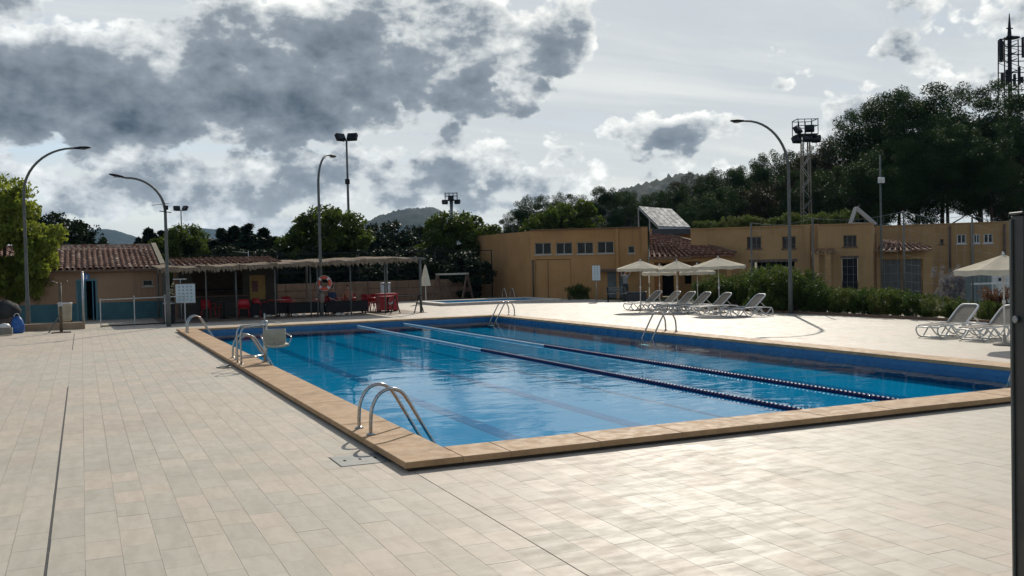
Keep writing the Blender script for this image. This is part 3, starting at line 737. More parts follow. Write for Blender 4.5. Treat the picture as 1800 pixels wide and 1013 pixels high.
for kd, nm, px, tp, dp, wd, lb in [
    ('plane_a', 'plane_tree', 570, 373, 62, 1.12, 'round green plane tree behind the lifebuoy lamp post'),
    ('plane_b', 'plane_tree', 800, 380, 66, 1.10, 'round green plane tree behind the closed parasol'),
    ('dark_a', 'leafy_tree', 690, 398, 74, 1.1, 'dark tree filling the gap between the two plane trees'),
    ('dark_a', 'leafy_tree', 655, 402, 70, 0.8, 'dark tree touching the right side of the lamp post plane tree'),
    ('dark_a', 'leafy_tree', 735, 405, 78, 0.9, 'dark tree tucked behind the left side of the parasol plane tree'),
    ('dark_a', 'leafy_tree', 860, 408, 72, 0.9, 'dark low tree at the left corner of the ochre building'),
    ('cyp_b', 'cypress_tree', 388, 402, 70, 2.0, 'first dark cypress of the clump behind the bar aerial, nearest the hut'),
    ('cyp_a', 'cypress_tree', 412, 398, 71, 2.4, 'second dark cypress of the clump, behind the bar aerial'),
    ('cyp_b', 'cypress_tree', 438, 394, 70, 2.1, 'third and tallest dark cypress of the clump behind the bar'),
    ('cyp_a', 'cypress_tree', 462, 402, 71, 2.4, 'fourth dark cypress of the clump behind the bar'),
    ('cyp_b', 'cypress_tree', 484, 416, 70, 1.7, 'last and lowest dark cypress beside the lamp post plane tree'),
    ('plane_b', 'leafy_tree', 325, 402, 62, 0.85, 'green bushy tree right of the lamp post that carries an aerial'),
    ('cyp_a', 'cypress_tree', 262, 402, 66, 2.0, 'dark pointed cypress between the hut roof and the aerial lamp post'),
    ('cyp_b', 'cypress_tree', 283, 406, 68, 1.8, 'dark cypress directly behind the lamp post that carries an aerial'),
    ('cyp_a', 'cypress_tree', 243, 418, 64, 1.5, 'small dark cypress above the right end of the hut roof'),
    ('dark_a', 'leafy_tree', 122, 396, 60, 1.15, 'dark bushy tree behind the left part of the hut roof'),
    ('cyp_b', 'cypress_tree', 160, 408, 62, 1.9, 'dark conifer behind the middle of the hut roof'),
    ('cyp_a', 'cypress_tree', 182, 420, 62, 1.6, 'small dark conifer in front of the far left hill'),
    ('dark_a', 'leafy_tree', 85, 386, 58, 1.1, 'dark tree showing between the bright tree and the hut roof'),
]: tree(kd, nm, px, tp, dp, lb, GL, wd)
BUSH = ['left of the bar aerial', 'below the bar aerial', 'just right of the bar aerial', 'left of the lifebuoy lamp', 'behind the lifebuoy lamp', 'right of the lifebuoy lamp', 'behind the drinks cooler', 'behind the two grey canisters', 'behind the closed parasol', 'behind the swing frame', 'against the side wall of the ochre building']
for i, px in enumerate((395, 432, 470, 508, 548, 590, 632, 676, 722, 768, 815)):
    tree('dark_a', 'leafy_tree', px, 438+(i*7) % 9, 60+(i % 2)*2.5, 'low dark bush behind the wire fence, '+BUSH[i], 'bushes behind the wire fence', 1.25)
tree('bright', 'leafy_tree', 4, 318, 42.0, 'sunlit yellow green tree overhanging the left end of the hut', None, 0.9)
tree('bright', 'leafy_tree', 48, 396, 42.4, 'smaller sunlit yellow green tree hanging over the hut roof tiles', None, 0.66)

# shrubs: one clump of leaves on stems each
def shrub(key, seed, w, h, mat, leaf=0.09):
    c = blob_centres(22, w, w*0.8, h*0.45, h*0.52, seed, 0.35, 0.2)
    rng = np.random.default_rng(seed+3)
    sp = np.stack([rng.uniform(-w, w, 20), rng.uniform(-w*.7, w*.7, 20), h*rng.uniform(.8, 1.12, 20)], 1)
    F = np.concatenate([leaf_cloud(c, np.full(len(c), 0.34*w), 130, leaf, 0.24, 0.9, seed, 0.5), leaf_cloud(sp, np.full(20, 0.16), 34, leaf, 0.22, 1.6, seed+1, 0.2)])
    b = MB(); r = random.Random(seed)
    for i in range(9):
        a = r.uniform(0, 6.28); q = r.uniform(.2, .8)
        b.tube([(0.1*math.cos(a), 0.1*math.sin(a), -0.05), (w*q*.5*math.cos(a), w*q*.5*math.sin(a), h*.5), (w*q*math.cos(a), w*q*.8*math.sin(a), h*.85)], [.02, .014, .006], 5)
    tm = bpy.data.meshes.new('stem'); tm.from_pydata(b.v, [], b.f); tm.update(); tm.materials.append(BARK)
    PROTO[key] = (tm, fast_mesh('foliage', F.reshape(-1, 3), len(F), 4, mat), h)
shrub('sh_a', 51, 0.95, 1.6, L_HEDGE); shrub('sh_b', 52, 0.85, 1.5, L_HEDGE); shrub('sh_c', 53, 0.9, 1.55, leaf_material('dark_laurel_leaves', (0.028, 0.055, 0.014), (0.065, 0.100, 0.022), 1.2, 0.3))
def put_shrub(key, x, y, h, label, group, wide=1.0):
    tm, me, h0 = PROTO[key]; s = h/h0
    t = thing('shrub', label, 'shrub', (x, y, -0.05), RNG.uniform(0, 6.28), group); t.scale = (s*wide, s*wide, s)
    place('stem', tm, t); place('foliage', me, t)

# ------------------------------------------------------------------ buildings
def AY(px, py, y):                                   # a sighting on the plane Y = y
    d = sight(px, py); t = y/d.y; return Vector((d.x*t, y, EYE+d.z*t))
class Face:
    """vertical wall plane through two ground points; local x runs along it, y goes into the building"""
    def __init__(s, a, b):
        s.p = Vector((a[0], a[1], 0)); e = Vector((b[0]-a[0], b[1]-a[1], 0)); s.L = e.length; s.e = e.normalized(); s.rot = math.atan2(s.e.y, s.e.x)
        s.n = Vector((-s.e.y, s.e.x, 0))
    def at(s, px, py, inset=0.0):
        d = sight(px, py); q = s.p+s.n*inset
        t = q.dot(s.n)/(d.x*s.n.x+d.y*s.n.y); w = Vector((d.x*t, d.y*t, 0))-q
        return w.dot(s.e), EYE+d.z*t
    def rect(s, x0, y0, x1, y1, inset=0.0):
        xm, ym = (x0+x1)/2, (y0+y1)/2
        return s.at(x0, ym, inset)[0], s.at(x1, ym, inset)[0], s.at(xm, y1, inset)[1], s.at(xm, y0, inset)[1]
def wall_mesh(x0, x1, z0, z1, holes, t=0.25, y=0.0):
    xs = sorted({x0, x1, *[min(max(v, x0), x1) for h in holes for v in h[:2]]}); zs = sorted({z0, z1, *[min(max(v, z0), z1) for h in holes for v in h[2:4]]})
    V = {}; b = MB()
    def solid(i, j):
        if i < 0 or j < 0 or i >= len(xs)-1 or j >= len(zs)-1: return False
        cx, cz = (xs[i]+xs[i+1])/2, (zs[j]+zs[j+1])/2
        return not any(h[0] < cx < h[1] and h[2] < cz < h[3] for h in holes)
    for i in range(len(xs)-1):
        for j in range(len(zs)-1):
            if not solid(i, j): continue
            a, c, p, q = xs[i], xs[i+1], zs[j], zs[j+1]
            b.raw([(a, y, p), (c, y, p), (c, y, q), (a, y, q)], [(0, 1, 2, 3)]); b.raw([(a, y+t, p), (a, y+t, q), (c, y+t, q), (c, y+t, p)], [(0, 1, 2, 3)])
            if not solid(i-1, j): b.raw([(a, y, p), (a, y, q), (a, y+t, q), (a, y+t, p)], [(0, 1, 2, 3)])
            if not solid(i+1, j): b.raw([(c, y, p), (c, y+t, p), (c, y+t, q), (c, y, q)], [(0, 1, 2, 3)])
            if not solid(i, j-1): b.raw([(a, y, p), (a, y+t, p), (c, y+t, p), (c, y, p)], [(0, 1, 2, 3)])
            if not solid(i, j+1): b.raw([(a, y, q), (c, y, q), (c, y+t, q), (a, y+t, q)], [(0, 1, 2, 3)])
    return b
FRAMEW = material('pale_window_frame', (0.42, 0.38, 0.31), (0.34, 0.31, 0.25), 3, 0.5)
def window(h, parent, y=0.10, fw=0.06, mull=1, fmat=None, sill=True):
    x0, x1, z0, z1 = h; fmat = fmat or FRAMEW
    w = MB()
    w.box(x0, x1, y, y+0.06, z0, z0+fw).box(x0, x1, y, y+0.06, z1-fw, z1).box(x0, x0+fw, y, y+0.06, z0+fw, z1-fw).box(x1-fw, x1, y, y+0.06, z0+fw, z1-fw)
    for k in range(mull):
        c = x0+(x1-x0)*(k+1)/(mull+1); w.box(c-fw*0.5, c+fw*0.5, y-0.004, y+0.055, z0+fw, z1-fw)
    o = w.build('window', fmat, parent)
    xs = [x0+fw]+[x0+(x1-x0)*(k+1)/(mull+1) for k in range(mull)]+[x1-fw]
    for a, c in zip(xs[:-1], xs[1:]): MB().box(a+0.002, c-0.002, y+0.02, y+0.03, z0+fw, z1-fw).build('pane', DARKGLASS, o)
    if sill: MB().box(x0-0.06, x1+0.06, -0.05, 0.09, z0-0.06, z0-0.002).build('sill', fmat, o)
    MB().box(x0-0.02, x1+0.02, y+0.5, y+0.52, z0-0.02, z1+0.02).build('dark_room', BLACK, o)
def roof_slab(A, B, C, Dp, t):                        # four corners, thickness downwards
    P = [Vector(p) for p in (A, B, C, Dp)]; b = MB(); d = Vector((0, 0, -t))
    return b.raw(P+[p+d for p in P], [(0, 1, 2, 3), (4, 7, 6, 5), (0, 4, 5, 1), (1, 5, 6, 2), (2, 6, 7, 3), (3, 7, 4, 0)])
def barrel(L, r0, r1, n=6, th=0.016):                 # one clay cover tile, lying along +y, thick-walled
    b = MB(); V = []
    for (y, r) in ((0, r0), (L, r1)):
        for rr in (r, r-th): V += [(math.cos(math.pi*k/n)*rr, y, math.sin(math.pi*k/n)*rr) for k in range(n+1)]
    m = n+1; F = []
    for k in range(n): F += [(k, k+1, 2*m+k+1, 2*m+k), (m+k, 3*m+k, 3*m+k+1, m+k+1), (k, m+k, m+k+1, k+1)]
    F += [(0, 2*m, 3*m, m), (n, m+n, 3*m+n, 2*m+n)]
    return b.raw(V, F, True)
BARREL = barrel(0.50, 0.105, 0.085)
bt = bpy.data.meshes.new('roof_tile'); bt.from_pydata(BARREL.v, [], BARREL.f); bt.update(); bt.materials.append(TERRA)
def tile_rows(A, B, C, Dp, pitch, expo, name, parent, single=0, seed=3):
    """cover tiles on the roof plane: A-B eave (left to right), D-C ridge; world coordinates"""
    A, B, C, Dp = [Vector(p) for p in (A, B, C, Dp)]; rng = random.Random(seed)
    inv = parent.matrix_basis.inverted() if parent is not None else Matrix()
    ncol = max(2, int((B-A).length/pitch)); V = []; F = []; made = 0; items = []
    for c in range(ncol):
        u = (c+0.5)/ncol; e, r = A.lerp(B, u), Dp.lerp(C, u); run = (r-e); nrow = max(1, int(run.length/expo)); dr = run.normalized()
        xx = (B-A).normalized(); xx = (xx-dr*xx.dot(dr)).normalized(); zz_ = xx.cross(dr)
        for k_ in range(nrow):
            p = e+dr*(k_*expo-0.06)+xx*rng.uniform(-.012, .012)+zz_*(0.012+rng.uniform(-.006, .008))
            tilt = dr*math.cos(0.05)+zz_*-math.sin(0.05); z2 = xx.cross(tilt)
            items.append((k_, c, Matrix(((xx.x, tilt.x, z2.x, p.x), (xx.y, tilt.y, z2.y, p.y), (xx.z, tilt.z, z2.z, p.z), (0, 0, 0, 1)))))
    items.sort(key=lambda q: (q[0], -q[1]))
    for i, (k_, c, M) in enumerate(items):
        if i < single:
            o = place('roof_tile', bt, parent); o.matrix_local = inv @ M
        else:
            o0 = len(V); V += [tuple((inv @ M) @ Vector(v)) for v in BARREL.v]; F += [tuple(j+o0 for j in f) for f in BARREL.f]
    if F:
        b = MB(); b.raw(V, F, True); struct(b.build(name, TERRA, parent), 'stuff')

# --- hut with the changing rooms
HX0, HX1, HY, HYB = -7.0, 3.36, 47.2, 53.0
hut = thing('changing_hut', 'low peach hut with teal base band and terracotta tiled roof', 'building', (HX0, HY, 0))
ze = 2.20; zr = 3.36
dr0, dr1 = AY(134, 520, HY).x-HX0, AY(171, 520, HY).x-HX0
dz1 = AY(152, 491, HY).z
wn0, wn1 = AY(251, 500, HY).x-HX0, AY(269, 500, HY).x-HX0; wz1, wz0 = AY(260, 492, HY).z, AY(260, 503, HY).z
zb = AY(100, 535, HY).z
holes = [(dr0, dr1, -0.1, dz1), (wn0, wn1, wz0, wz1)]
wall_mesh(0, HX1-HX0, -0.05, ze, holes, 0.22).build('wall', PEACH, hut)
wall_mesh(0, HX1-HX0, -0.05, zb, holes, 0.012, -0.0125).build('base_band', TEAL, hut)
MB().prism([(HX1-HX0-0.001, 0.221, -0.05), (HX1-HX0-0.001, HYB-HY, -0.05), (HX1-HX0-0.001, HYB-HY, zr-0.05), (HX1-HX0-0.001, 0.221, ze)], (0, 0, 0), (-0.22, 0, 0)).build('wall', PEACH, hut)
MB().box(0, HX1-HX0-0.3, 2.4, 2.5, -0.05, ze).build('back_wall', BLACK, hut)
roof_slab((-0.1, -0.28, ze+0.06), (HX1-HX0+0.1, -0.28, ze+0.06), (HX1-HX0+0.1, HYB-HY, zr+0.06), (-0.1, HYB-HY, zr+0.06), 0.09).build('roof', TERRA, hut)
MB().box(-0.1, HX1-HX0+0.12, -0.30, -0.24, ze-0.03, ze+0.055).build('eave_board', BRICKY, hut)
vg = MB(); vg.bar((HX1-HX0+0.06, -0.30, ze+0.15), (HX1-HX0+0.06, HYB-HY, zr+0.17), 0.22, 0.16); vg.build('verge', material('mossy_mortar', (0.17, 0.14, 0.09), (0.10, 0.09, 0.05), 3, 0.9), hut)
tile_rows((-3.55, HY-0.26, ze+0.09), (HX1-0.04, HY-0.26, ze+0.09), (HX1-0.04, HYB-0.1, zr+0.09), (-3.55, HYB-0.1, zr+0.09), 0.235, 0.47, 'far_roof_tiles', hut, 300)
MB().box(-0.05, HX1-HX0-0.10, HYB-HY-0.12, HYB-HY+0.12, zr+0.06, zr+0.20).build('ridge', TERRA, hut)
# door: teal frame, one leaf folded open on the left, dark inside
df = MB().box(dr0, dr0+0.07, -0.03, 0.15, 0, dz1).box(dr1-0.07, dr1, -0.03, 0.15, 0, dz1).box(dr0+0.07, dr1-0.07, -0.03, 0.15, dz1-0.08, dz1).build('door', material('teal_door_paint', (0.06, 0.17, 0.20), (0.05, 0.14, 0.17), 2, 0.5), hut)
lf = MB().box(dr0+0.075, dr0+0.42, -0.02, 0.02, 0.02, dz1-0.085)
for zz_ in (0.3, 0.95, 1.5): lf.box(dr0+0.12, dr0+0.37, -0.028, -0.0205, zz_, zz_+0.35)
lf.build('door_leaf', TEAL, df)
MB().box(dr1-0.20, dr1-0.16, 0.0, 0.5, 0.02, dz1-0.085).build('door_leaf', material('blue_door_paint', (0.05, 0.20, 0.30), None, 2, 0.5), df)
window((wn0, wn1, wz0, wz1), hut, 0.08, 0.04, 0)
MB().box(HX1-HX0-0.02, HX1-HX0+0.30, -0.12, 0.2, -0.05, 2.5).build('corner_pillar', material('grey_plaster', (0.20, 0.18, 0.15), None, 2, 0.85), hut)
# blue round sign over the door
sg = AY(150, 487, HY-0.10)
sn = thing('toilet_sign', 'small round blue sign above the open hut door', 'sign', (sg.x, HY-0.02, sg.z))
disc = MB(); disc.v = []; 
disc.raw([(math.cos(a)*0.17, y, math.sin(a)*0.17) for y in (0, -0.03) for a in [6.283*k/24 for k in range(24)]], [tuple(range(24)), tuple(reversed(range(24, 48)))]+[(k, (k+1) % 24, 24+(k+1) % 24, 24+k) for k in range(24)])
disc.build('disc', material('sign_blue', (0.02, 0.16, 0.42), None, 3, 0.4), sn)
ic = MB()
for sx in (-0.055, 0.055):
    ic.box(sx-0.022, sx+0.022, -0.034, -0.031, -0.10, 0.03); ic.raw([(sx+0.022*math.cos(6.283*k/8), -0.034, 0.06+0.022*math.sin(6.283*k/8)) for k in range(8)], [tuple(range(8))])
ic.build('pictogram', WHITEPL, sn)

# --- main ochre building (windows over the big doors)
A0, A1 = D(935, 526, 56.8), D(1140, 526, 55.8)
FA = Face(A0, A1)
blA = thing('ochre_building', 'ochre stucco block with four paired windows and big plain doors', 'building', (A0.x, A0.y, 0), FA.rot)
zA = FA.at(1030, 403.5)[1]
winA = [FA.rect(*q) for q in ((940, 427, 969, 447.5), (977, 426.5, 1006, 447), (1014, 426, 1043, 446.5), (1050, 424.5, 1079, 445.5))]
smA = FA.rect(1104, 432.5, 1115.5, 445.5)
drA = FA.rect(941, 456, 1004, 526); drA = (drA[0], drA[1], -0.06, drA[3])
rdA = FA.rect(1068, 478, 1100, 526); rdA = (rdA[0], rdA[1], -0.06, rdA[3])
wall_mesh(0, FA.L, -0.06, zA, winA+[smA, drA, rdA]).build('wall', OCHRE, blA)
for h in winA: window(h, blA, 0.12, 0.042, 1)
window(smA, blA, 0.10, 0.04, 0)
mid = drA[0]+(drA[1]-drA[0])*0.36
for a, b_ in ((drA[0]+0.02, mid-0.015), (mid+0.015, drA[1]-0.02)):
    lf = MB().box(a, b_, 0.03, 0.08, 0.0, drA[3]-0.03)
    w_ = b_-a
    lf.box(a+0.08, b_-0.08, 0.02, 0.0295, 0.10, drA[3]*0.62).box(a+0.08, b_-0.08, 0.02, 0.0295, drA[3]*0.68, drA[3]-0.12)
    lf.build('door', OCHRE, blA)
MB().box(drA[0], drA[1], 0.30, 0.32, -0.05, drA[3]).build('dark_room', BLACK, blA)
rd = MB()
nz = 12
for i in range(nz): rd.box(rdA[0], rdA[1], 0.05+0.004*(i % 2), 0.09, rdA[3]*i/nz, rdA[3]*(i+1)/nz-0.012)
rd.build('roller_door', material('slate_grey_shutter', (0.10, 0.125, 0.12), None, 3, 0.5), blA)
MB().box(rdA[0]-0.5, rdA[1]+0.5, -0.55, -0.002, rdA[3]+0.04, rdA[3]+0.17).build('door_canopy', BROWNPAINT, blA)
pp_ = FA.rect(936, 470, 938.5, 526); MB().tube([(pp_[0]+0.06, -0.07, 0), (pp_[0]+0.06, -0.07, 2.3)], 0.05, 8).build('downpipe', BROWNPAINT, blA)
pil = FA.rect(1083, 403, 1090, 526); MB().box(pil[0], pil[0]+0.16, -0.14, -0.001, -0.05, zA-0.001).build('pilaster', OCHRE, blA)
MB().box(FA.L-0.34, FA.L+0.02, -0.14, -0.001, -0.05, zA+0.02).build('pilaster', OCHRE, blA)
MB().box(0, FA.L+0.02, -0.16, 0.27, zA+0.0205, zA+0.07).build('parapet_cap', material('brown_cap_tiles', (0.22, 0.12, 0.06), None, 3, 0.8), blA)
# side wall running back along the pool axis, parapet falling slightly to the rear
inv = Matrix.Rotation(-FA.rot, 4, 'Z')
yv = inv @ Vector((0, 1, 0)); xv = inv @ Vector((1, 0, 0))
sd = [Vector((0, 0, -0.06)), yv*10.2+Vector((0, 0, -0.06)), yv*10.2+Vector((0, 0, zA)), Vector((0, 0, zA))]
off_ = xv*0.25
MB().prism([p+Vector((-0.002, 0.251, 0)) if i in (0, 3) else p for i, p in enumerate(sd)], (0, 0, 0), off_).build('wall', OCHRE, blA)
bk = yv*10.2
MB().prism([Vector((0.2, 0.26, zA-0.4)), Vector((FA.L-0.05, 0.26, zA-0.4)), Vector((FA.L-0.05, 0, zA-0.4))+bk, Vector((0.2, 0, zA-0.4))+bk], (0, 0, 0), (0, 0, 0.15)).build('roof', CONCRETE, blA)
MB().prism([Vector((FA.L-0.001, 0.26, -0.05)), Vector((FA.L-0.001, 0, -0.05))+bk, Vector((FA.L-0.001, 0, zA))+bk, Vector((FA.L-0.001, 0.26, zA))], (0, 0, 0), (-0.25, 0, 0)).build('wall', OCHRE, blA)

# --- tiled porch next to it, and the solar panel above
B0, B1 = D(1142, 526, 54.6), D(1294, 524, 53.6)
FB = Face(B0, B1)
blB = thing('tiled_porch', 'low dark porch under a sloping terracotta roof behind the parasols', 'building', (B0.x, B0.y, 0), FB.rot)
eL, eR = D(1141, 451.5, 54.4), D(1293, 447.5, 53.4); tL, tR = D(1143, 409, 58.6), D(1174, 414, 58.4)
mB = Matrix.Translation(B0*Vector((1, 1, 0)) if False else Vector((B0.x, B0.y, 0))) @ Matrix.Rotation(FB.rot, 4, 'Z'); iB = mB.inverted()
roof_slab(iB @ eL, iB @ eR, iB @ tR, iB @ tL, 0.10).build('roof', TERRA, blB)
blB.matrix_basis = mB
tile_rows(eL+Vector((0, 0, .03)), eR+Vector((0, 0, .03)), tR+Vector((0, 0, .03)), tL+Vector((0, 0, .03)), 0.30, 0.47, 'roof_tiles', blB, 0, 5)
MB().box(0, FB.L-0.1, 0.1, 0.28, (iB @ eL).z-0.32, (iB @ eL).z-0.12).build('beam', OCHRE, blB)
for q in (0.15, 1.5, 3.0, FB.L-0.35):
    MB().box(q-0.13, q+0.13, 0.05, 0.31, -0.06, (iB @ eL).z-0.321).build('pillar', OCHRE, blB)
wall_mesh(0, FB.L, -0.06, 2.2, [(0.6, 1.4, -0.1, 1.9), (1.9, 2.8, 0.7, 1.8)], 0.2, 2.2).build('wall', OCHRE, blB)
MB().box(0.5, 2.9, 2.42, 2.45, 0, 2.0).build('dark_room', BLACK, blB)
rc = [iB @ D(1172, 415, 58.3), iB @ D(1292, 447, 53.45)]
MB().bar(rc[0]+Vector((0, 0, .12)), rc[1]+Vector((0, 0, .10)), 0.26, 0.12).build('verge', BRICKY, blB)
gb = [iB @ D(1142, 403, 58.9), iB @ D(1216, 404, 58.5)]
MB().box(gb[0].x, gb[1].x, gb[0].y, gb[0].y+0.25, 2.4, gb[0].z).build('back_wall', OCHRE, blB)
sp = thing('solar_collector', 'large tilted pale solar panel on a frame above the porch roof', 'solar panel', tuple(D(1160, 400, 59.3)))
o_ = sp.location.copy()
c4 = [D(1157, 397.5, 58.6)-o_, D(1214, 399, 58.2)-o_, D(1181, 367.5, 61.6)-o_, D(1122, 362.5, 62.0)-o_]
PANEL = material('pale_collector_glass', (0.17, 0.185, 0.19), (0.13, 0.145, 0.15), 2, 0.7, 0.0, spec=0.12)
for i in range(6):
    a, b_ = i/6+0.006, (i+1)/6-0.006
    roof_slab(c4[0].lerp(c4[1], a), c4[0].lerp(c4[1], b_), c4[3].lerp(c4[2], b_), c4[3].lerp(c4[2], a), 0.07).build('panel', PANEL, sp)
MB().bar(c4[0]+Vector((0, 0, -.12)), c4[1]+Vector((0, 0, -.12)), 0.1, 0.1).bar(c4[3]+Vector((0, 0, -.12)), c4[2]+Vector((0, 0, -.12)), 0.1, 0.1).build('rail', GALV, sp)
for k_ in (0.0, 0.33, 0.66, 1.0):
    t3 = c4[3].lerp(c4[2], k_); f3 = Vector((t3.x, t3.y, c4[0].z-0.25)); MB().bar(t3+Vector((0, 0, -.1)), f3, 0.06, 0.06).build('leg', GALV, sp)
for k_ in (0.02, 0.98):
    MB().bar(c4[3].lerp(c4[2], k_)+Vector((0, 0, -.13)), c4[0].lerp(c4[1], k_)+Vector((0, 0, -.13)), 0.07, 0.07).build('brace', GALV, sp)
bx_ = D(1146, 408, 58.4)-o_; by_ = D(1216, 407, 58.0)-o_
MB().bar(bx_, by_, 0.5, 0.34).build('base_beam', material('dark_grey_slab', (0.05, 0.055, 0.055), None, 3, 0.7), sp)

# --- long right-hand block with the lettered entrance
C0, C1 = D(1216, 526, 55.5), D(1440, 522, 52.6)
FC = Face(C0, C1); blC = thing('ochre_building', 'long ochre block with two square windows behind the hedge', 'building', (C0.x, C0.y, 0), FC.rot)
zC = FC.at(1330, 400)[1]
hC = [FC.rect(1313, 416.5, 1338, 437), FC.rect(1375, 416, 1398.5, 437)]
gC = FC.rect(1322, 461, 1397, 526); gC = (gC[0], gC[1], -0.07, gC[3])
wall_mesh(0, FC.L, -0.06, zC, hC+[gC]).build('wall', OCHRE2, blC)
for h in hC: window(h, blC, 0.14, 0.05, 2, BROWNPAINT)
lt = MB().box(gC[0]-0.15, gC[1]+0.15, -0.05, -0.001, gC[3], gC[3]+0.16).build('lintel', BROWNPAINT, blC)
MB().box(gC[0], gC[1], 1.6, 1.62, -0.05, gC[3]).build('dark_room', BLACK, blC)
for k_ in range(3):
    xa = gC[0]+(gC[1]-gC[0])*(0.34+0.2*k_); MB().box(xa, xa+0.42, 1.2, 1.26, 0, gC[3]-0.25).build('inner_door', material('grey_green_door', (0.10, 0.12, 0.10), None, 2, 0.6), blC)
MB().box(-0.02, FC.L+0.02, -0.07, 0.30, zC+0.001, zC+0.06).build('parapet_cap', OCHRE2, blC)
MB().box(0.05, FC.L-0.05, 0.26, 9.0, zC-0.40, zC-0.25).build('roof', CONCRETE, blC)
MB().box(-0.002, 0.25, 0.251, 9.0, -0.05, zC-0.003).build('wall', OCHRE2, blC)
MB().box(FC.at(1415, 450)[0], FC.at(1425, 450)[0], -0.16, -0.001, -0.05, zC-0.002).build('pilaster', OCHRE2, blC)
E0, E1 = D(1440, 522, 51.6), D(1536, 520, 50.6)
FE = Face(E0, E1); blE = thing('entrance_block', 'ochre entrance block with dark lettering over a small canopy', 'building', (E0.x, E0.y, 0), FE.rot)
zE = FE.at(1490, 395)[1]
hE = FE.rect(1482.5, 414, 1505.5, 433.5); dE = FE.rect(1480, 454, 1508, 520); dE = (dE[0], dE[1], -0.07, dE[3])
wall_mesh(0, FE.L, -0.06, zE, [hE, dE]).build('wall', OCHRE2, blE)
window(hE, blE, 0.12, 0.05, 2, BROWNPAINT)
dd = MB().box(dE[0]+0.02, dE[1]-0.02, 0.10, 0.14, 0, dE[3]-0.02)
for i in range(14): dd.box(dE[0]+0.06, dE[1]-0.06, 0.085, 0.0995, 0.08+i*(dE[3]-0.2)/14, 0.08+(i+0.7)*(dE[3]-0.2)/14)
dd.build('shuttered_door', DARKMETAL, blE)
MB().box(dE[0]-0.05, dE[1]+0.05, -0.04, -0.001, dE[3], dE[3]+0.12).build('lintel', BROWNPAINT, blE)
MB().box(FE.L-0.25, FE.L, 0.251, 9, -0.05, zE-0.001).build('wall', OCHRE2, blE)
MB().box(0, 0.25, 0.251, 9, -0.05, zE-0.002).build('wall', OCHRE2, blE)
MB().box(-0.02, FE.L+0.02, -0.05, 0.28, zE+0.001, zE+0.06).build('parapet_cap', OCHRE2, blE)
MB().box(0.26, FE.L-0.26, 0.26, 9.0, zE-0.40, zE-0.25).build('roof', CONCRETE, blE)
ca = FE.rect(1425, 436, 1464, 440, -1.0); cb = FE.rect(1425, 440, 1464, 448, -1.0)
MB().box(ca[0], ca[1], -1.0, -0.002, ca[2]-0.02, ca[3]-0.03).build('canopy', TERRA, blE)
MB().box(ca[0], ca[1], -0.98, -0.86, cb[2], ca[2]-0.021).build('sign_beam', OCHRE2, blE)
for xq in (ca[0]+0.12, ca[1]-0.4): MB().box(xq, xq+0.28, -0.98, -0.72, -0.06, cb[2]-0.001).build('pillar', OCHRE2, blE)
def lettering(txt, size, mat, parent, loc, rot):
    cu = bpy.data.curves.new('lettering', 'FONT'); cu.body = txt; cu.size = size; cu.extrude = 0.012; cu.align_x = 'LEFT'
    tmp = bpy.data.objects.new('lettering', cu); COL.objects.link(tmp)
    dg = bpy.context.evaluated_depsgraph_get(); me = bpy.data.meshes.new_from_object(tmp.evaluated_get(dg)); bpy.data.objects.remove(tmp)
    me.materials.clear(); me.materials.append(mat)
    o = place('lettering', me, parent, loc); o.rotation_euler = rot; return o
lettering('PON ESD', 0.30, BROWNPAINT, blE, (ca[0]+0.06, -0.995, cb[2]+0.02), (math.pi/2, 0, 0))
# annexe with its own tiled roof and the last block
N0, N1 = D(1541, 520, 51.8), D(1640, 518, 51.2)
FN = Face(N0, N1); blN = thing('tiled_annexe', 'small ochre annexe with tiled canopy and wide dark shuttered doors', 'building', (N0.x, N0.y, 0), FN.rot)
zN = FN.at(1590, 441)[1]
dN = FN.rect(1551, 456, 1622, 518); dN = (dN[0], dN[1], -0.07, dN[3])
wall_mesh(0, FN.L, -0.06, zN, [dN]).build('wall', OCHRE2, blN)
for i in range(2):
    a = dN[0]+(dN[1]-dN[0])*(0.02+0.5*i); b_ = dN[0]+(dN[1]-dN[0])*(0.47+0.5*i)
    dd = MB().box(a, b_, 0.12, 0.16, 0, dN[3])
    for j in range(16): dd.box(a+0.05, b_-0.05, 0.105, 0.1195, 0.06+j*(dN[3]-0.12)/16, 0.06+(j+0.65)*(dN[3]-0.12)/16)
    dd.build('shuttered_door', material('grey_louvre', (0.10, 0.095, 0.085), None, 3, 0.6), blN)
mN = Matrix.Translation(Vector((N0.x, N0.y, 0))) @ Matrix.Rotation(FN.rot, 4, 'Z'); iN = mN.inverted(); blN.matrix_basis = mN
e4 = [D(1541, 440, 51.0), D(1638, 437.5, 50.4), D(1612, 430, 53.2), D(1552, 422, 53.6)]
roof_slab(*[iN @ p for p in e4], 0.10).build('roof', TERRA, blN)
tile_rows(*[p+Vector((0, 0, .03)) for p in e4], 0.30, 0.45, 'roof_tiles', blN, 0, 9)
R0, R1 = D(1541, 520, 56.6), D(1772, 516, 53.4)
FR = Face(R0, R1); blR = thing('ochre_building', 'ochre block at the right end with three small white framed windows', 'building', (R0.x, R0.y, 0), FR.rot)
zR = FR.at(1680, 394)[1]
hR = [FR.rect(1682, 412, 1698, 428.5), FR.rect(1711, 412, 1722, 428), FR.rect(1729, 411, 1745, 427.5)]; sR = FR.rect(1652, 420.5, 1658.5, 429)
wall_mesh(0, FR.L+3, -0.06, zR, hR+[sR]).build('wall', OCHRE2, blR)
for h in hR: window(h, blR, 0.05, 0.05, 1, WHITEPL)
window(sR, blR, 0.10, 0.03, 0, BROWNPAINT)
for px in (1670, 1709, 1766):
    xq = FR.at(px, 440)[0]; MB().tube([(xq, -0.08, 0), (xq, -0.08, zR-0.1)], 0.06, 8).build('downpipe', BROWNPAINT, blR)
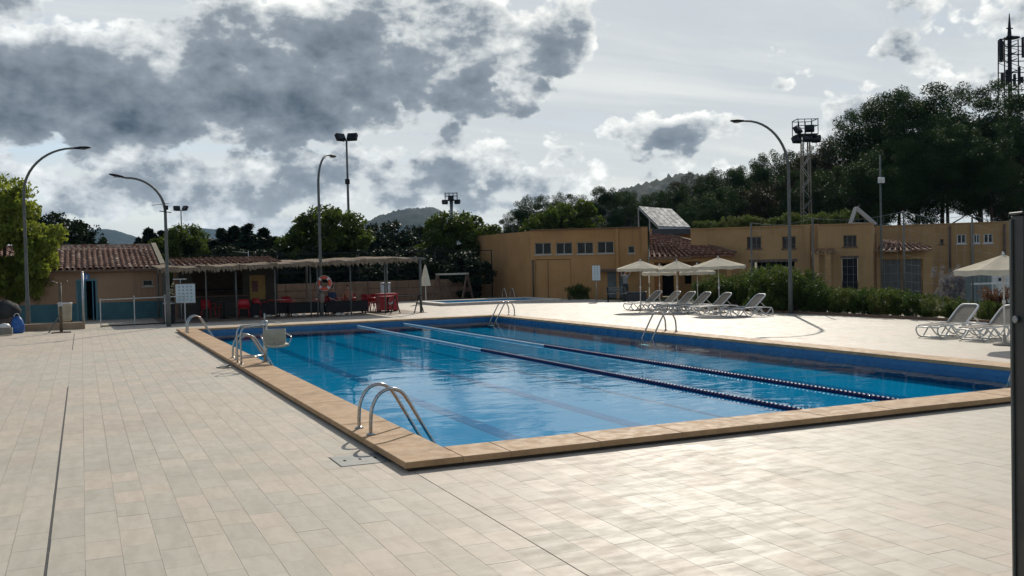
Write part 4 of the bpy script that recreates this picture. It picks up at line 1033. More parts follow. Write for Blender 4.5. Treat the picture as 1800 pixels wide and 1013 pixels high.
MB().box(-0.02, FR.L+3.02, -0.05, 0.28, zR+0.001, zR+0.06).build('parapet_cap', OCHRE2, blR)
MB().box(0.05, FR.L+2.9, 0.26, 9.0, zR-0.40, zR-0.25).build('roof', CONCRETE, blR)
# white A-shaped frame on the roof
gf = thing('roof_frame', 'white triangular frame standing on the flat roof above the annexe', 'frame', tuple(D(1516, 396, 55)))
g0 = gf.location.copy()
for dy in (0, 0.3):
    b3 = [D(px, py, 55)-g0+FWD*dy for px, py in ((1496, 394), (1506, 365), (1540, 394))]
    MB().bar(b3[0], b3[1], 0.10, 0.10).bar(b3[1], b3[2], 0.10, 0.14).build('rafter', material('grey_white_paint', (0.36, 0.36, 0.35), None, 4, 0.6), gf)
    MB().bar(b3[0]+Vector((0, 0, .05)), b3[2]+Vector((0, 0, .05)), 0.06, 0.06).build('tie_bar', GALV, gf)
# plants growing along the flat roofs
for i, px in enumerate(range(1232, 1500, 17)):
    q = D(px+random.uniform(-5, 5), 399-(px-1232)*0.022, 57.5)
    tm, me, h0 = PROTO['sh_a' if i % 2 else 'sh_b']
    t = thing('shrub', 'green shrub growing along the edge of the long flat ochre roof', 'shrub', (q.x, q.y, q.z-0.55), random.uniform(0, 6.28), 'shrubs on the flat roof')
    s_ = random.uniform(0.55, 0.72); t.scale = (s_, s_, s_*random.uniform(0.8, 1.05)); place('stem', tm, t); place('foliage', me, t)
MB_soil = MB()
q0, q1 = D(1225, 400, 57.2), D(1505, 394, 57.2)
tr_ = tag(MB_soil.bar(Vector((q0.x, q0.y, q0.z-0.7)), Vector((q1.x, q1.y, q0.z-0.7)), 1.2, 0.35).build('roof_planter', CONCRETE), 'long low concrete planter under the roof shrubs', 'planter')

# ------------------------------------------------------------------ bar terrace
def post(name, mat, x, y, z1, r=0.035, parent=None):
    return MB().tube([(x, y, -0.02), (x, y, z1)], r, 8).build(name, mat, parent)
barY0, barY1 = 41.4, 46.6
pg = thing('bar_pergola', 'long terrace pergola roofed with ragged pale matting on thin posts', 'pergola', (2.9, barY0, 0))
REED = material('ragged_reed_matting', (0.24, 0.18, 0.12), (0.12, 0.085, 0.055), 3.0, 0.9, bump=0.8, bscale=18, stretch=(6, 1, 1), spec=0.1)
def zroof(x): return 2.23+0.022*(x-2.9)
for i in range(7):
    x0 = i*1.55; x1 = x0+1.53; b = MB(); n = 36; rows = []
    rng = random.Random(i)
    front = [rng.uniform(-0.11, 0.10)*(1 if rng.random() < .6 else .3) for _ in range(n+1)]; sag = [0.05*math.sin(6.0*k/n+i)+rng.uniform(-.02, .02) for k in range(n+1)]
    for j, yy in enumerate((None, 0.0, 0.6, 1.8, 3.4, barY1-barY0)):
        for k_ in range(n+1):
            xx = x0+(x1-x0)*k_/n; zt = zroof(xx+2.9)
            if yy is None: rows.append((xx, -0.22+front[k_]*0.5, zt-0.17+front[k_]))
            else: rows.append((xx, yy-0.12, zt+0.03*yy+sag[k_]*(1 if yy < 1 else 0.4)))
    m = n+1; F = [(j*m+k_, j*m+k_+1, (j+1)*m+k_+1, (j+1)*m+k_) for j in range(5) for k_ in range(n)]
    b.raw(rows, F); o = b.build('matting', REED, pg)
    so = o.modifiers.new('thickness', 'SOLIDIFY'); so.thickness = 0.03
xs_p = [0.25, 1.75, 2.95, 4.55, 6.05, 6.35, 7.8, 9.35, 11.0]
for x in xs_p: MB().tube([(x, 0, -0.02), (x, 0, zroof(x+2.9)-0.06)], 0.03 if x < 10 else 0.06, 8).build('post', GREYPAINT, pg)
for x in (0.25, 3.6, 7.0, 11.0): MB().tube([(x, barY1-barY0, -0.02), (x, barY1-barY0, zroof(x+2.9)+0.06)], 0.04, 8).build('post', GREYPAINT, pg)
MB().bar((0, 0, zroof(2.9)-0.05), (11.3, 0, zroof(14.2)-0.05), 0.05, 0.07).bar((0, 5.1, zroof(2.9)+0.08), (11.3, 5.1, zroof(14.2)+0.08), 0.05, 0.07).build('beam', GREYPAINT, pg)
for x in (0.1, 2.9, 5.7, 8.5, 11.2): MB().bar((x, 0, zroof(x+2.9)-0.05), (x, 5.1, zroof(x+2.9)+0.08), 0.05, 0.07).build('rafter', GREYPAINT, pg)
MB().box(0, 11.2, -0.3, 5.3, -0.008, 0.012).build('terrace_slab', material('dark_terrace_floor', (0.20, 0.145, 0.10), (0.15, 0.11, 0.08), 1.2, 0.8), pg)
# kiosk
ks = thing('bar_kiosk', 'dark timber bar kiosk with serving hatch under the pergola', 'kiosk', (3.9, 45.0, 0))
hatch = (0.55, 2.75, 0.98, 2.05)
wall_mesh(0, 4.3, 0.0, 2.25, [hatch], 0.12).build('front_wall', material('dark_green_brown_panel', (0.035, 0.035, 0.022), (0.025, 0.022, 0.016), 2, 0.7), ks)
MB().box(0, 0.12, 0.121, 2.4, 0.0, 2.25).box(4.18, 4.3, 0.121, 2.4, 0.0, 2.25).box(0, 4.3, 2.401, 2.5, 0.0, 2.25).build('wall', WOOD, ks)
MB().slab(0.35, 2.95, -0.35, 0.15, 0.93, 0.979, 0.008).build('counter', WOOD, ks)
MB().box(0.2, 3.0, 1.9, 2.3, 0.4, 0.45).box(0.2, 3.0, 1.9, 2.3, 1.2, 1.25).build('back_shelf', DARKMETAL, ks)
kr = [Vector((3.7, 44.6, 2.36)), Vector((8.4, 44.6, 2.36)), Vector((8.4, 47.9, 2.66)), Vector((3.7, 47.9, 2.66))]
roof_slab(*[p-Vector((3.9, 45.0, 0)) for p in kr], 0.08).build('roof', TERRA, ks)
tile_rows(*[p+Vector((0, 0, .03)) for p in kr], 0.26, 0.47, 'roof_tiles', ks, 0, 12)
YEL = material('yellow_menu_panel', (0.30, 0.19, 0.035), (0.22, 0.13, 0.03), 3, 0.6)
mp = MB().box(3.05, 3.75, -0.045, -0.002, 0.75, 1.85).build('menu_panel', YEL, ks)
MB().box(3.15, 3.42, -0.052, -0.046, 1.1, 1.6).build('menu_card', material('brown_red_card', (0.12, 0.03, 0.03), None, 3, 0.6), mp)
# TV aerial
a0 = D(437, 462, 47); ae = thing('tv_aerial', 'thin grey television aerial on the bar roof', 'aerial', (a0.x, a0.y, 2.6))
zt = D(437, 441, 47).z-2.6
MB().tube([(0, 0, -0.3), (0, 0, zt)], 0.018, 6).build('mast', GALV, ae)
bo = MB(); bo.tube([(0.0, 0, zt-0.1), (-0.75, 0, zt-0.02)], 0.012, 6)
bo.build('boom', GALV, ae)
for i in range(9): MB().tube([(-0.06-i*0.082, -0.22, zt-0.095+i*0.009), (-0.06-i*0.082, 0.22, zt-0.095+i*0.009)], 0.007, 5).build('element', GALV, ae)
# low stone wall and mesh fence behind the terrace
WLEN = AY(827, 500, 55.5).x-7.0
sw = thing('stone_wall', 'low rough brown stone wall behind the bar terrace', 'wall', (7.0, 55.5, 0))
rng = random.Random(4)
for r_ in range(3):
    x = -0.2*(r_ % 2)
    while x < WLEN-0.5:
        w = rng.uniform(0.55, 1.05); h0 = 0.42*r_; h1 = h0+0.405
        o = MB().slab(0, w-0.02, 0, 0.35, h0, h1+rng.uniform(-.01, .01), 0.02).build('stone', BRICKY, sw); o.location = (x, rng.uniform(-.025, .025), 0); x += w
fb = thing('mesh_fence', 'tall thin wire fence with dark posts behind the bar', 'fence', (5.5, 56.4, 0))
for x in [0.0, 2.4, 4.8, 7.2, 9.6, 12.0, 14.4, 16.8, 18.2]: MB().tube([(x, 0, -0.05), (x, 0, 3.0)], 0.035, 6).build('post', DARKMETAL, fb)
wr = MB()
for z in [0.3*k_ for k_ in range(1, 11)]: wr.bar((0, 0, z), (18.2, 0, z), 0.008, 0.008)
for k_ in range(60): wr.bar((0.3*k_, 0, 0.1), (0.3*k_, 0, 3.0), 0.006, 0.006)
struct(wr.build('wire_mesh', DARKMETAL, fb), 'stuff')
for zq in (2.98, 1.9): MB().bar((0, -0.04, zq), (18.2, -0.04, zq), 0.035, 0.035).build('rail', DARKMETAL, fb)
# chairs and tables
def chair(name, mat):
    t = thing(name, 'x', 'chair')
    seat = MB(); seat.slab(-0.22, 0.22, -0.21, 0.22, 0.42, 0.445, 0.012); seat.build('seat', mat, t)
    bk = MB(); n = 8
    P = []
    for j, (z, y) in enumerate(((0.45, 0.21), (0.60, 0.25), (0.80, 0.29))):
        for i in range(n+1):
            a = (i/n-0.5)*1.6; P.append((0.225*math.sin(a)/math.sin(0.8), y-0.10*(1-math.cos(a)), z+(0.03*math.cos(a*1.9) if j == 2 else 0)))
    m = n+1; Fq = [(j*m+i, j*m+i+1, (j+1)*m+i+1, (j+1)*m+i) for j in range(2) for i in range(n)]
    o = bk.raw(P, Fq, True).build('backrest', mat, t); so = o.modifiers.new('thickness', 'SOLIDIFY'); so.thickness = 0.02
    for sx in (-1, 1):
        MB().tube([(sx*0.235, 0.22, 0.50), (sx*0.25, 0.16, 0.65), (sx*0.255, -0.16, 0.655), (sx*0.245, -0.2, 0.44)], 0.018, 6).build('armrest', mat, t)
        for sy in (-1, 1): MB().tube([(sx*0.19, sy*0.18, 0.43), (sx*0.235, sy*0.235, 0.0)], [0.024, 0.017], 6).build('leg', mat, t)
    return t
CH0 = chair('red_chair', RED)
chairs = [(G(367, 560), 0.4, 'red plastic chair left of the steel water tap on the terrace'), (G(383, 558), -0.7, 'red plastic chair in front of the dark bar hatch'),
          (Vector((7.2, 43.8, 0)), 2.2, 'red plastic chair beside the yellow menu panel'), (Vector((8.6, 44.6, 0)), 0.2, 'red plastic chair between the menu panel and the lifebuoy lamp'),
          (Vector((9.9, 44.2, 0)), -1.2, 'red plastic chair just behind the lifebuoy lamp post'), (Vector((6.4, 43.2, 0)), 3.0, 'red plastic chair beside the thin post in front of the menu panel'),
          (G(648, 549), 0.3, 'red plastic chair nearest the black benches at the right of the terrace'), (G(662, 547), 2.6, 'red plastic chair turned away from the pool beside the drinks box'),
          (Vector((12.4, 44.0, 0)), 1.2, 'red plastic chair behind the drinks box near the two grey cylinders'), (Vector((11.6, 45.2, 0)), -0.6, 'rearmost red plastic chair in front of the stone wall')]
for i, (p, a, lb) in enumerate(chairs):
    c = CH0 if i == 0 else copy_tree(CH0)
    c.location = (p.x, p.y, 0.012); c.rotation_euler.z = a; tag(c, lb, 'chair', 'red plastic chairs on the bar terrace')
def table(p, lb, mat):
    t = thing('bar_table', lb, 'table', (p[0], p[1], 0.012), random.uniform(0, 1), 'tables on the bar terrace')
    MB().slab(-0.38, 0.38, -0.38, 0.38, 0.70, 0.735, 0.01).build('table_top', mat, t); MB().tube([(0, 0, 0.05), (0, 0, 0.70)], 0.03, 8).build('leg', DARKMETAL, t)
    MB().lathe([(0.26, 0), (0.26, 0.02), (0.05, 0.06), (0.03, 0.08)], 14).build('base', DARKMETAL, t)
table((8.0, 43.6), 'red square table in front of the yellow menu panel', RED); table((10.6, 43.8), 'red square table right of the lifebuoy lamp', RED); table((12.9, 43.2), 'red square table near the right end of the pergola', RED)
table((5.6, 43.4), 'dark square table in front of the bar hatch', DARKMETAL)
for i, (px, w) in enumerate(((475, 1.75), (540, 1.6), (610, 1.9))):
    p = G(px, 557-(px-475)*0.03); t = thing('black_bench', ['low black padded bench at the left below the menu panel', 'low black padded bench left of the lifebuoy lamp post', 'low black padded bench right of the lifebuoy lamp post'][i], 'bench', (p.x, p.y, 0.012), group='black benches along the terrace edge')
    MB().slab(-w/2, w/2, 0, 0.55, 0.16, 0.42, 0.03).build('seat', DARKMETAL, t); MB().slab(-w/2, w/2, -0.10, 0.0, 0.10, 0.60, 0.03).build('backrest', DARKMETAL, t)
    for sx in (-w/2+0.1, w/2-0.1):
        for sy in (0.0, 0.45): MB().box(sx-0.03, sx+0.03, sy, sy+0.06, 0, 0.16).build('leg', DARKMETAL, t)
for i, px in enumerate((520, 534, 595, 603, 616, 497, 472, 451)):
    p = G(px, 558.5-(px-450)*0.022); b = MB(); r = random.Random(i)
    b.lathe([(0.02, 0), (0.09, 0.02), (0.11, 0.06), (0.07, 0.11), (0.02, 0.125)], 9); o = b.build('white_pebble', material('white_stone', (0.55, 0.53, 0.48), None, 4, 0.8))
    o.location = (p.x, p.y, 0.010); o.scale = (r.uniform(.8, 1.5), 1, r.uniform(.6, 1)); tag(o, 'rounded white stone edging the front of the bar terrace', 'stone', 'white stones along the terrace edge')
ck = G(684, 548); db = thing('drinks_box', 'red drinks cooler box with a white swirl on its front', 'cooler', (ck.x, ck.y+0.3, 0.012), 0.0)
MB().slab(-0.45, 0.45, -0.3, 0.3, 0.05, 0.75, 0.03).build('body', RED, db); MB().slab(-0.47, 0.47, -0.32, 0.32, 0.755, 0.84, 0.02).build('lid', RED, db)
sw_ = MB(); sw_.tube([(-0.05, -0.305, 0.42), (0.06, -0.306, 0.34), (0.16, -0.306, 0.40), (0.30, -0.305, 0.55)], [0.035, 0.055, 0.04, 0.015], 8); sw_.tube([(0.0, -0.305, 0.56), (0.05, -0.306, 0.55)], 0.04, 8)
sw_.build('white_swirl', WHITEPL, db)
for sx in (-1, 1): MB().box(sx*0.4-0.04, sx*0.4+0.04, -0.25, 0.25, 0, 0.049).build('foot', DARKMETAL, db)
for i, px in enumerate((674, 683)):
    p = G(px, 535); t = thing('grey_cylinder', ['left of the two upright grey metal canisters by the stone wall', 'right of the two upright grey metal canisters by the stone wall'][i], 'canister', (p.x, p.y, 0), group='grey canisters')
    MB().lathe([(0.13, 0), (0.15, 0.03), (0.15, 1.05), (0.13, 1.10), (0.06, 1.16)], 16).build('body', GALV, t); MB().lathe([(0.17, 1.165), (0.17, 1.20), (0.04, 1.22)], 16).build('cap', WHITEPL, t)
for i, px in enumerate((707, 724)):
    p = G(px, 550-i*2.5)
# thin dark A-shaped table frame at the right end of the terrace
tf = G(716, 551); t = thing('trestle', 'thin dark trestle frame at the right end of the terrace', 'trestle', (tf.x, tf.y, 0))
for sx in (-0.55, 0.55):
    MB().bar((sx-0.22, 0, 0), (sx, 0, 0.78), 0.04, 0.04).build('leg', DARKMETAL, t); MB().bar((sx+0.22, 0, 0), (sx, 0, 0.78), 0.04, 0.04).build('leg', DARKMETAL, t)
MB().bar((-0.7, 0, 0.79), (0.7, 0, 0.79), 0.10, 0.03).build('top_bar', DARKMETAL, t)
# brown swing frame
s0, s1 = G(770, 530), G(822, 528); sf = thing('swing_frame', 'brown A-shaped swing frame beside the ochre building', 'swing frame', (s0.x, s0.y, 0))
e = s1-s0; n_ = Vector((-e.y, e.x, 0)).normalized()
for q in (Vector(), e):
    top = q+Vector((0, 0, 1.62))
    for sg_ in (-1, 1): MB().bar(q+n_*0.2*sg_+e.normalized()*0.42*sg_, top, 0.09, 0.09).build('leg', BROWNPAINT, sf)
MB().bar(Vector((0, 0, 1.58))-e*0.05, Vector((0, 0, 1.58))+e*1.05, 0.10, 0.10).build('top_beam', material('pale_grey_beam', (0.36, 0.34, 0.29), None, 3, 0.6), sf)

# ------------------------------------------------------------------ things round the pool
def smooth_path(P, n=6):
    P = [Vector(p) for p in P]; Q = [P[0]+(P[0]-P[1])]+P+[P[-1]+(P[-1]-P[-2])]; out = []
    for i in range(1, len(Q)-2):
        a, b, c, d = Q[i-1:i+3]
        for k_ in range(n):
            t = k_/n; out.append(0.5*((2*b)+(c-a)*t+(2*a-5*b+4*c-d)*t*t+(3*b-a-3*c+d)*t**3))
    return out+[P[-1]]
RAIL = smooth_path([(-0.46, 0, COP_TOP), (-0.455, 0, 0.28), (-0.43, 0, 0.44), (-0.34, 0, 0.585), (-0.20, 0, 0.638), (-0.06, 0, 0.585), (0.03, 0, 0.46)], 6)[:-1]+smooth_path([(0.03, 0, 0.46), (0.20, 0, 0.16), (0.36, 0, -0.12), (0.41, 0, -0.22), (0.42, 0, -0.28)], 5)+[Vector((0.42, 0, -0.335))]
def ladder(x, y, rot, lb, half=0.265, zoff=0.0):
    t = thing('pool_ladder', lb, 'ladder', (x, y, zoff), rot, 'stainless steel pool ladders')
    for s in (-1, 1):
        r = MB().tube([p+Vector((0, s*half, 0)) for p in RAIL], 0.0225, 12).build('handrail', STEEL, t)
        MB().lathe([(0.055, 0), (0.055, 0.008), (0.035, 0.022), (0.024, 0.026)], 14, (-0.46, s*half, COP_TOP)).build('flange', STEEL, r)
    for z in (-0.27,): MB().slab(0.375, 0.465, -half+0.02, half-0.02, z, z+0.03, 0.006).build('step', WHITEPL, t)
    return t
ladder(PX0, 11.5, 0, 'nearest stainless pool ladder beside the grey metal cover plate')
ladder(PX0, 33.3, 0, 'stainless pool ladder at the far left corner of the pool')
ladder(PX0, 22.5, 0, 'stainless pool ladder directly beside the pool lift seat', 0.28)
ladder(PX1, 23.2, math.pi, 'stainless pool ladder on the far side in front of the loungers')
ladder(PX1, 34.3, math.pi, 'stainless pool ladder at the far corner near the paddling pool')
ladder(PX1, 11.35, math.pi, 'stainless pool ladder at the picture edge, half hidden by the grey post')
w_l = G(932, 527); ladder(22.4, QY1-0.02, -math.pi/2, 'small stainless ladder at the far rim of the paddling pool', 0.25, 0.045)
# pool lift
lf = thing('pool_lift', 'stainless pool lift with a cream seat hanging over the water', 'pool lift', (PX0-0.06, 21.3, COP_TOP*0.1)); lf.scale = (0.9, 0.9, 0.9)
for s in (-0.3, 0.3):
    MB().tube(smooth_path([(-0.52, s, COP_TOP), (-0.52, s, 0.5), (-0.515, s, 0.82), (-0.44, s, 0.96), (-0.30, s, 0.985), (0.0, s*0.6, 1.0), (0.12, s*0.3, 1.01)], 5), 0.022, 10).build('support_arm', STEEL, lf)
    MB().lathe([(0.06, 0), (0.06, 0.01), (0.025, 0.02)], 12, (-0.52, s, COP_TOP)).build('flange', STEEL, lf)
MB().tube([(-0.5, -0.3, 0.26), (0.05, -0.05, 0.26)], 0.016, 8).tube([(-0.5, 0.3, 0.26), (0.05, 0.05, 0.26)], 0.016, 8).build('brace', STEEL, lf)
ms = MB().tube([(0.10, 0, -0.37), (0.10, 0, 1.08)], 0.05, 14).build('mast', STEEL, lf)
MB().tube([(0.10, 0, 1.081), (0.10, 0, 1.27)], 0.018, 8).build('piston_rod', STEEL, ms); MB().lathe([(0.07, 1.0), (0.075, 1.01), (0.075, 1.09), (0.05, 1.10)], 14, (0.10, 0, 0)).build('collar', GALV, ms)
MB().slab(0.02, 0.18, -0.12, 0.12, COP_TOP, COP_TOP+0.02, 0.004).build('base_plate', STEEL, lf)
CREAM = material('cream_moulded_seat', (0.38, 0.34, 0.245), (0.31, 0.275, 0.19), 4, 0.5)
sh = MB(); prof = [(0.0, 0.90), (-0.02, 0.80), (-0.03, 0.66), (0.0, 0.56), (-0.08, 0.52), (-0.22, 0.505), (-0.38, 0.52), (-0.44, 0.50)]
V = []; n = 8
for (dy, z) in prof:
    for i in range(n+1):
        a = (i/n-0.5)*2; V.append((0.30+a*(0.25 if z > 0.55 else 0.27), -0.10+dy-0.06*abs(a)**2.5*(1 if z > 0.55 else 0), z+0.045*abs(a)**3*(0 if z > 0.55 else 1)))
m_ = n+1
st_ = sh.raw(V, [(j*m_+i, j*m_+i+1, (j+1)*m_+i+1, (j+1)*m_+i) for j in range(len(prof)-1) for i in range(n)], True).build('seat', CREAM, lf)
so = st_.modifiers.new('thickness', 'SOLIDIFY'); so.thickness = 0.035
for s in (0.02, 0.58): MB().tube(smooth_path([(s, -0.08, 0.78), (s+(0.05 if s > .3 else -0.05), -0.2, 0.74), (s+(0.06 if s > .3 else -0.06), -0.42, 0.70), (s, -0.46, 0.55)], 5), 0.014, 8).build('armrest', STEEL, lf)
MB().bar((0.10, 0, 0.55), (0.30, -0.12, 0.55), 0.05, 0.06).bar((0.10, 0, 0.8), (0.30, -0.1, 0.8), 0.04, 0.05).build('seat_bracket', STEEL, lf)
hz = smooth_path([(-0.52, 0.5, 0.03), (-0.75, 0.62, 0.012), (-0.95, 0.4, 0.012), (-0.8, 0.15, 0.012), (-0.66, 0.35, 0.012), (-0.78, 0.55, 0.014), (-0.64, 0.75, 0.02)], 7)
tag(MB().tube([(p.x+PX0, p.y+21.3, p.z+0.004) for p in hz], 0.012, 6).build('hose', material('grey_green_hose', (0.16, 0.17, 0.14), None, 4, 0.5)), 'thin grey hose coiled on the deck by the pool lift', 'hose')
# lane ropes
NAVY = material('navy_lane_floats', (0.006, 0.012, 0.075), (0.004, 0.009, 0.06), 6, 0.6, spec=0.2)
PALEB = material('pale_lane_floats', (0.20, 0.36, 0.46), (0.15, 0.30, 0.40), 6, 0.6)
def lane_rope(x, lb):
    t = thing('lane_rope', lb, 'lane rope', (x, PY0, WATER_Z+0.012), 0, 'lane ropes')
    MB().tube([(0, 0.0, 0.0), (0, LY, 0.0)], 0.006, 5).build('cable', GALV, t)
    for nm, m, a, b_, r in (('dark_floats', NAVY, 0.25, 12.6, 0.043), ('pale_floats', PALEB, 12.6, LY-0.3, 0.036)):
        b = MB(); y = a
        while y < b_:
            L = 0.085
            V = []; nn = 9
            for (rr, yy) in ((0.02, 0), (r, 0.006), (r*0.72, 0.04), (r, 0.078), (0.02, L)):
                V += [(math.cos(6.283*k_/nn)*rr, y+yy, math.sin(6.283*k_/nn)*rr) for k_ in range(nn)]
            b.raw(V, [(j*nn+k_, j*nn+(k_+1) % nn, (j+1)*nn+(k_+1) % nn, (j+1)*nn+k_) for j in range(4) for k_ in range(nn)], True)
            y += 0.098
        struct(b.build(nm, m, t), 'stuff')
lane_rope(9.22, 'lane rope nearer the camera, dark blue floats then pale ones')
lane_rope(11.0, 'farther lane rope, dark blue floats then pale ones')
# cover plate in the deck
cp = thing('cover_plate', 'flat grey metal cover plate let into the deck by the pool corner', 'cover plate', (2.73, 10.36, 0))
MB().slab(-0.275, 0.275, -0.285, 0.285, -0.010, 0.004, 0.003).build('plate', material('dull_grey_plate', (0.20, 0.20, 0.185), (0.15, 0.15, 0.14), 7, 0.55, 0.3), cp)
for k_ in (-0.17, 0.0, 0.17): MB().box(k_-0.012, k_+0.012, -0.03, 0.03, 0.0042, 0.0075).build('lifting_slot', BLACK, cp)

# lamps
def lamp(base, dirn, zs, rx, rz, lb, head=0.62, tilt=0.0):
    t = thing('street_lamp', lb, 'lamp', (base.x, base.y, 0), 0, 'curved lamp posts')
    d = Vector(dirn).normalized(); up = Vector((0, 0, 1))
    P = [Vector((0, 0, 0.0)), Vector((0, 0, 1.2)), Vector((0, 0, 1.25)), Vector((0, 0, zs*0.6)), Vector((0, 0, zs))]; R = [0.085, 0.083, 0.068, 0.062, 0.055]
    for k_ in range(1, 13):
        a = math.pi/2*k_/12; P.append(d*rx*(1-math.cos(a))+up*(zs+rz*math.sin(a))); R.append(0.055-0.017*k_/12)
    P.append(P[-1]+d*0.15+up*tilt*0.15); R.append(0.036)
    MB().tube(P, R, 12).build('post', GREYPAINT, t)
    e = P[-1]-d*0.08; s = d.cross(up)
    hb = MB(); V = []; sec = [(0, .04, .035), (.12, .07, .05), (.25, .13, .06), (head*.8, .14, .05), (head, .07, .025)]
    for (l, w, h) in sec: V += [e+d*l+up*(tilt*l)+s*(w*math.cos(6.283*k_/10))+up*(h*math.sin(6.283*k_/10)) for k_ in range(10)]
    hb.raw(V, [(j*10+k_, j*10+(k_+1) % 10, (j+1)*10+(k_+1) % 10, (j+1)*10+k_) for j in range(4) for k_ in range(10)]+[tuple(reversed(range(10))), tuple(range(40, 50))], True)
    h = hb.build('lamp_head', DARKMETAL, t)
    MB().box(-0.10, 0.10, -0.10, 0.10, -0.015, 0.0).build('lens', material('frosted_lamp_glass', (0.45, 0.45, 0.42), None, 3, 0.3), h, e+d*(head*.55)+up*(tilt*head*.55-0.055))
    MB().box(-0.14, 0.14, -0.14, 0.14, -0.012, 0.02).build('base_plate', GALV, t)
    return t
NRGT = -RGT
lamp(G(50, 578), RGT, 5.25, 1.95, 1.75, 'leftmost curved lamp post beside the sunlit tree, arm pointing right', 0.65, 0.02)
l2 = lamp(G(297, 575), NRGT, 4.35, 1.45, 1.35, 'shortest curved lamp post at the hut corner, with an aerial on it', 0.55, 0.22)
l3 = lamp(G(566, 557), RGT*0.16+FWD*0.97, 5.7, 1.5, 1.45, 'curved lamp post carrying the lifebuoy in front of the bar')
lamp(G(1390, 552), NRGT, 5.35, 1.55, 1.85, 'curved lamp post by the loungers and hedge, arm over the deck', 0.5, 0.03)
# aerial on the second lamp
ap = l2.location; ya = thing('yagi_aerial', 'small aerial clamped to the curved lamp at the hut corner', 'aerial', (ap.x, ap.y, 4.45), 0.3)
MB().tube([Vector((0, 0, 0.25))+RGT*0.15, Vector((0, 0, 0.18))-RGT*0.48], 0.012, 6).build('boom', DARKMETAL, ya)
for k_ in range(5): MB().tube([Vector((0, 0, 0.24-0.013*k_))+RGT*(0.1-0.12*k_)+FWD*0.16, Vector((0, 0, 0.24-0.013*k_))+RGT*(0.1-0.12*k_)-FWD*0.16], 0.007, 5).build('element', DARKMETAL, ya)
MB().bar(Vector((0, -0.09, 0.0)), Vector((0, -0.09, 0.16)), 0.18, 0.10).build('clamp_box', DARKMETAL, ya); MB().bar(Vector((-0.25, -.08, -0.05)), Vector((0.2, -.08, -0.1)), 0.03, 0.03).build('bracket', DARKMETAL, ya)
# lifebuoy
lb_c = D(570, 498, l3.location.dot(FWD)-0.16)
bu = thing('lifebuoy', 'orange red lifebuoy with white bands hanging on a lamp post', 'lifebuoy', tuple(lb_c), -YAW)
ORNG = material('orange_lifebuoy', (0.55, 0.075, 0.03), (0.46, 0.06, 0.03), 5, 0.5)
for q in range(4):
    for nm, m, a0, a1, rr in (('float_segment', ORNG, q*90+55, q*90+125, 0.070), ('white_band', WHITEPL, q*90+35.5, q*90+54.5, 0.074)):
        MB().tube([(0.25*math.cos(rad(a)), 0, 0.25*math.sin(rad(a))) for a in np.linspace(a0, a1, 9)], rr, 10).build(nm, m, bu)
MB().tube([(0.33*math.cos(rad(a)), -0.02, 0.33*math.sin(rad(a))) for a in range(0, 360, 12)], 0.008, 6, closed=True).build('grab_line', WHITEPL, bu)
MB().box(-0.05, 0.05, 0.0, 0.10, 0.17, 0.27).build('hook', GALV, bu)
lbx = D(566, 520, l3.location.dot(FWD)-0.12); rb = thing('rope_bag', 'grey rope bag hanging below the lifebuoy on the lamp', 'bag', tuple(lbx), -YAW)
MB().lathe([(0.05, -0.32), (0.10, -0.28), (0.115, -0.05), (0.09, 0.08), (0.04, 0.12)], 12).build('bag', material('grey_brown_bag', (0.19, 0.16, 0.13), None, 5, 0.8), rb)

# parasols
def canopy_mesh(R, ze_, za, val, n=8):
    b = MB(); V = [(0, 0, za)]; 
    for (r, z, dip) in ((R*0.35, ze_+(za-ze_)*0.63, 0), (R*0.7, ze_+(za-ze_)*0.285, 0.004), (R, ze_, 0.0), (R*1.005, ze_-val, 0.0)):
        for k_ in range(n*2):
            a = math.pi*k_/n; mid = k_ % 2; rr = r*(math.cos(math.pi/n)+0.004 if mid else 1.0)
            V.append((rr*math.cos(a), rr*math.sin(a), z-(0.018*(r/R) if mid else 0)-(0.02 if (mid and z < ze_-0.01) else 0)))
    m = n*2; F = [(0, 1+k_, 1+(k_+1) % m) for k_ in range(m)]
    for j in range(3): F += [(1+j*m+k_, 1+(j+1)*m+k_, 1+(j+1)*m+(k_+1) % m, 1+j*m+(k_+1) % m) for k_ in range(m)]
    return b.raw(V, F)
def canvas_translucent():
    m = bpy.data.materials.new('sunlit_canvas'); m.use_nodes = True; t = m.node_tree; N = NB(t); t.nodes.remove(t.nodes['Principled BSDF'])
    pos = N.new('ShaderNodeNewGeometry').outputs['Position']
    c = N.mix(N.step(N.noise(pos, 3.0, 6.0, 0.6), 0.3, 0.7), (0.70, 0.63, 0.49, 1), (0.60, 0.53, 0.40, 1))
    d1 = N.new('ShaderNodeBsdfDiffuse'); N.put(d1.inputs[0], c); d2 = N.new('ShaderNodeBsdfTranslucent'); N.put(d2.inputs[0], c)
    mx = N.new('ShaderNodeMixShader'); mx.inputs[0].default_value = 0.22
    t.links.new(d1.outputs[0], mx.inputs[1]); t.links.new(d2.outputs[0], mx.inputs[2]); t.links.new(mx.outputs[0], t.nodes['Material Output'].inputs[0]); return m
CANV = canvas_translucent()
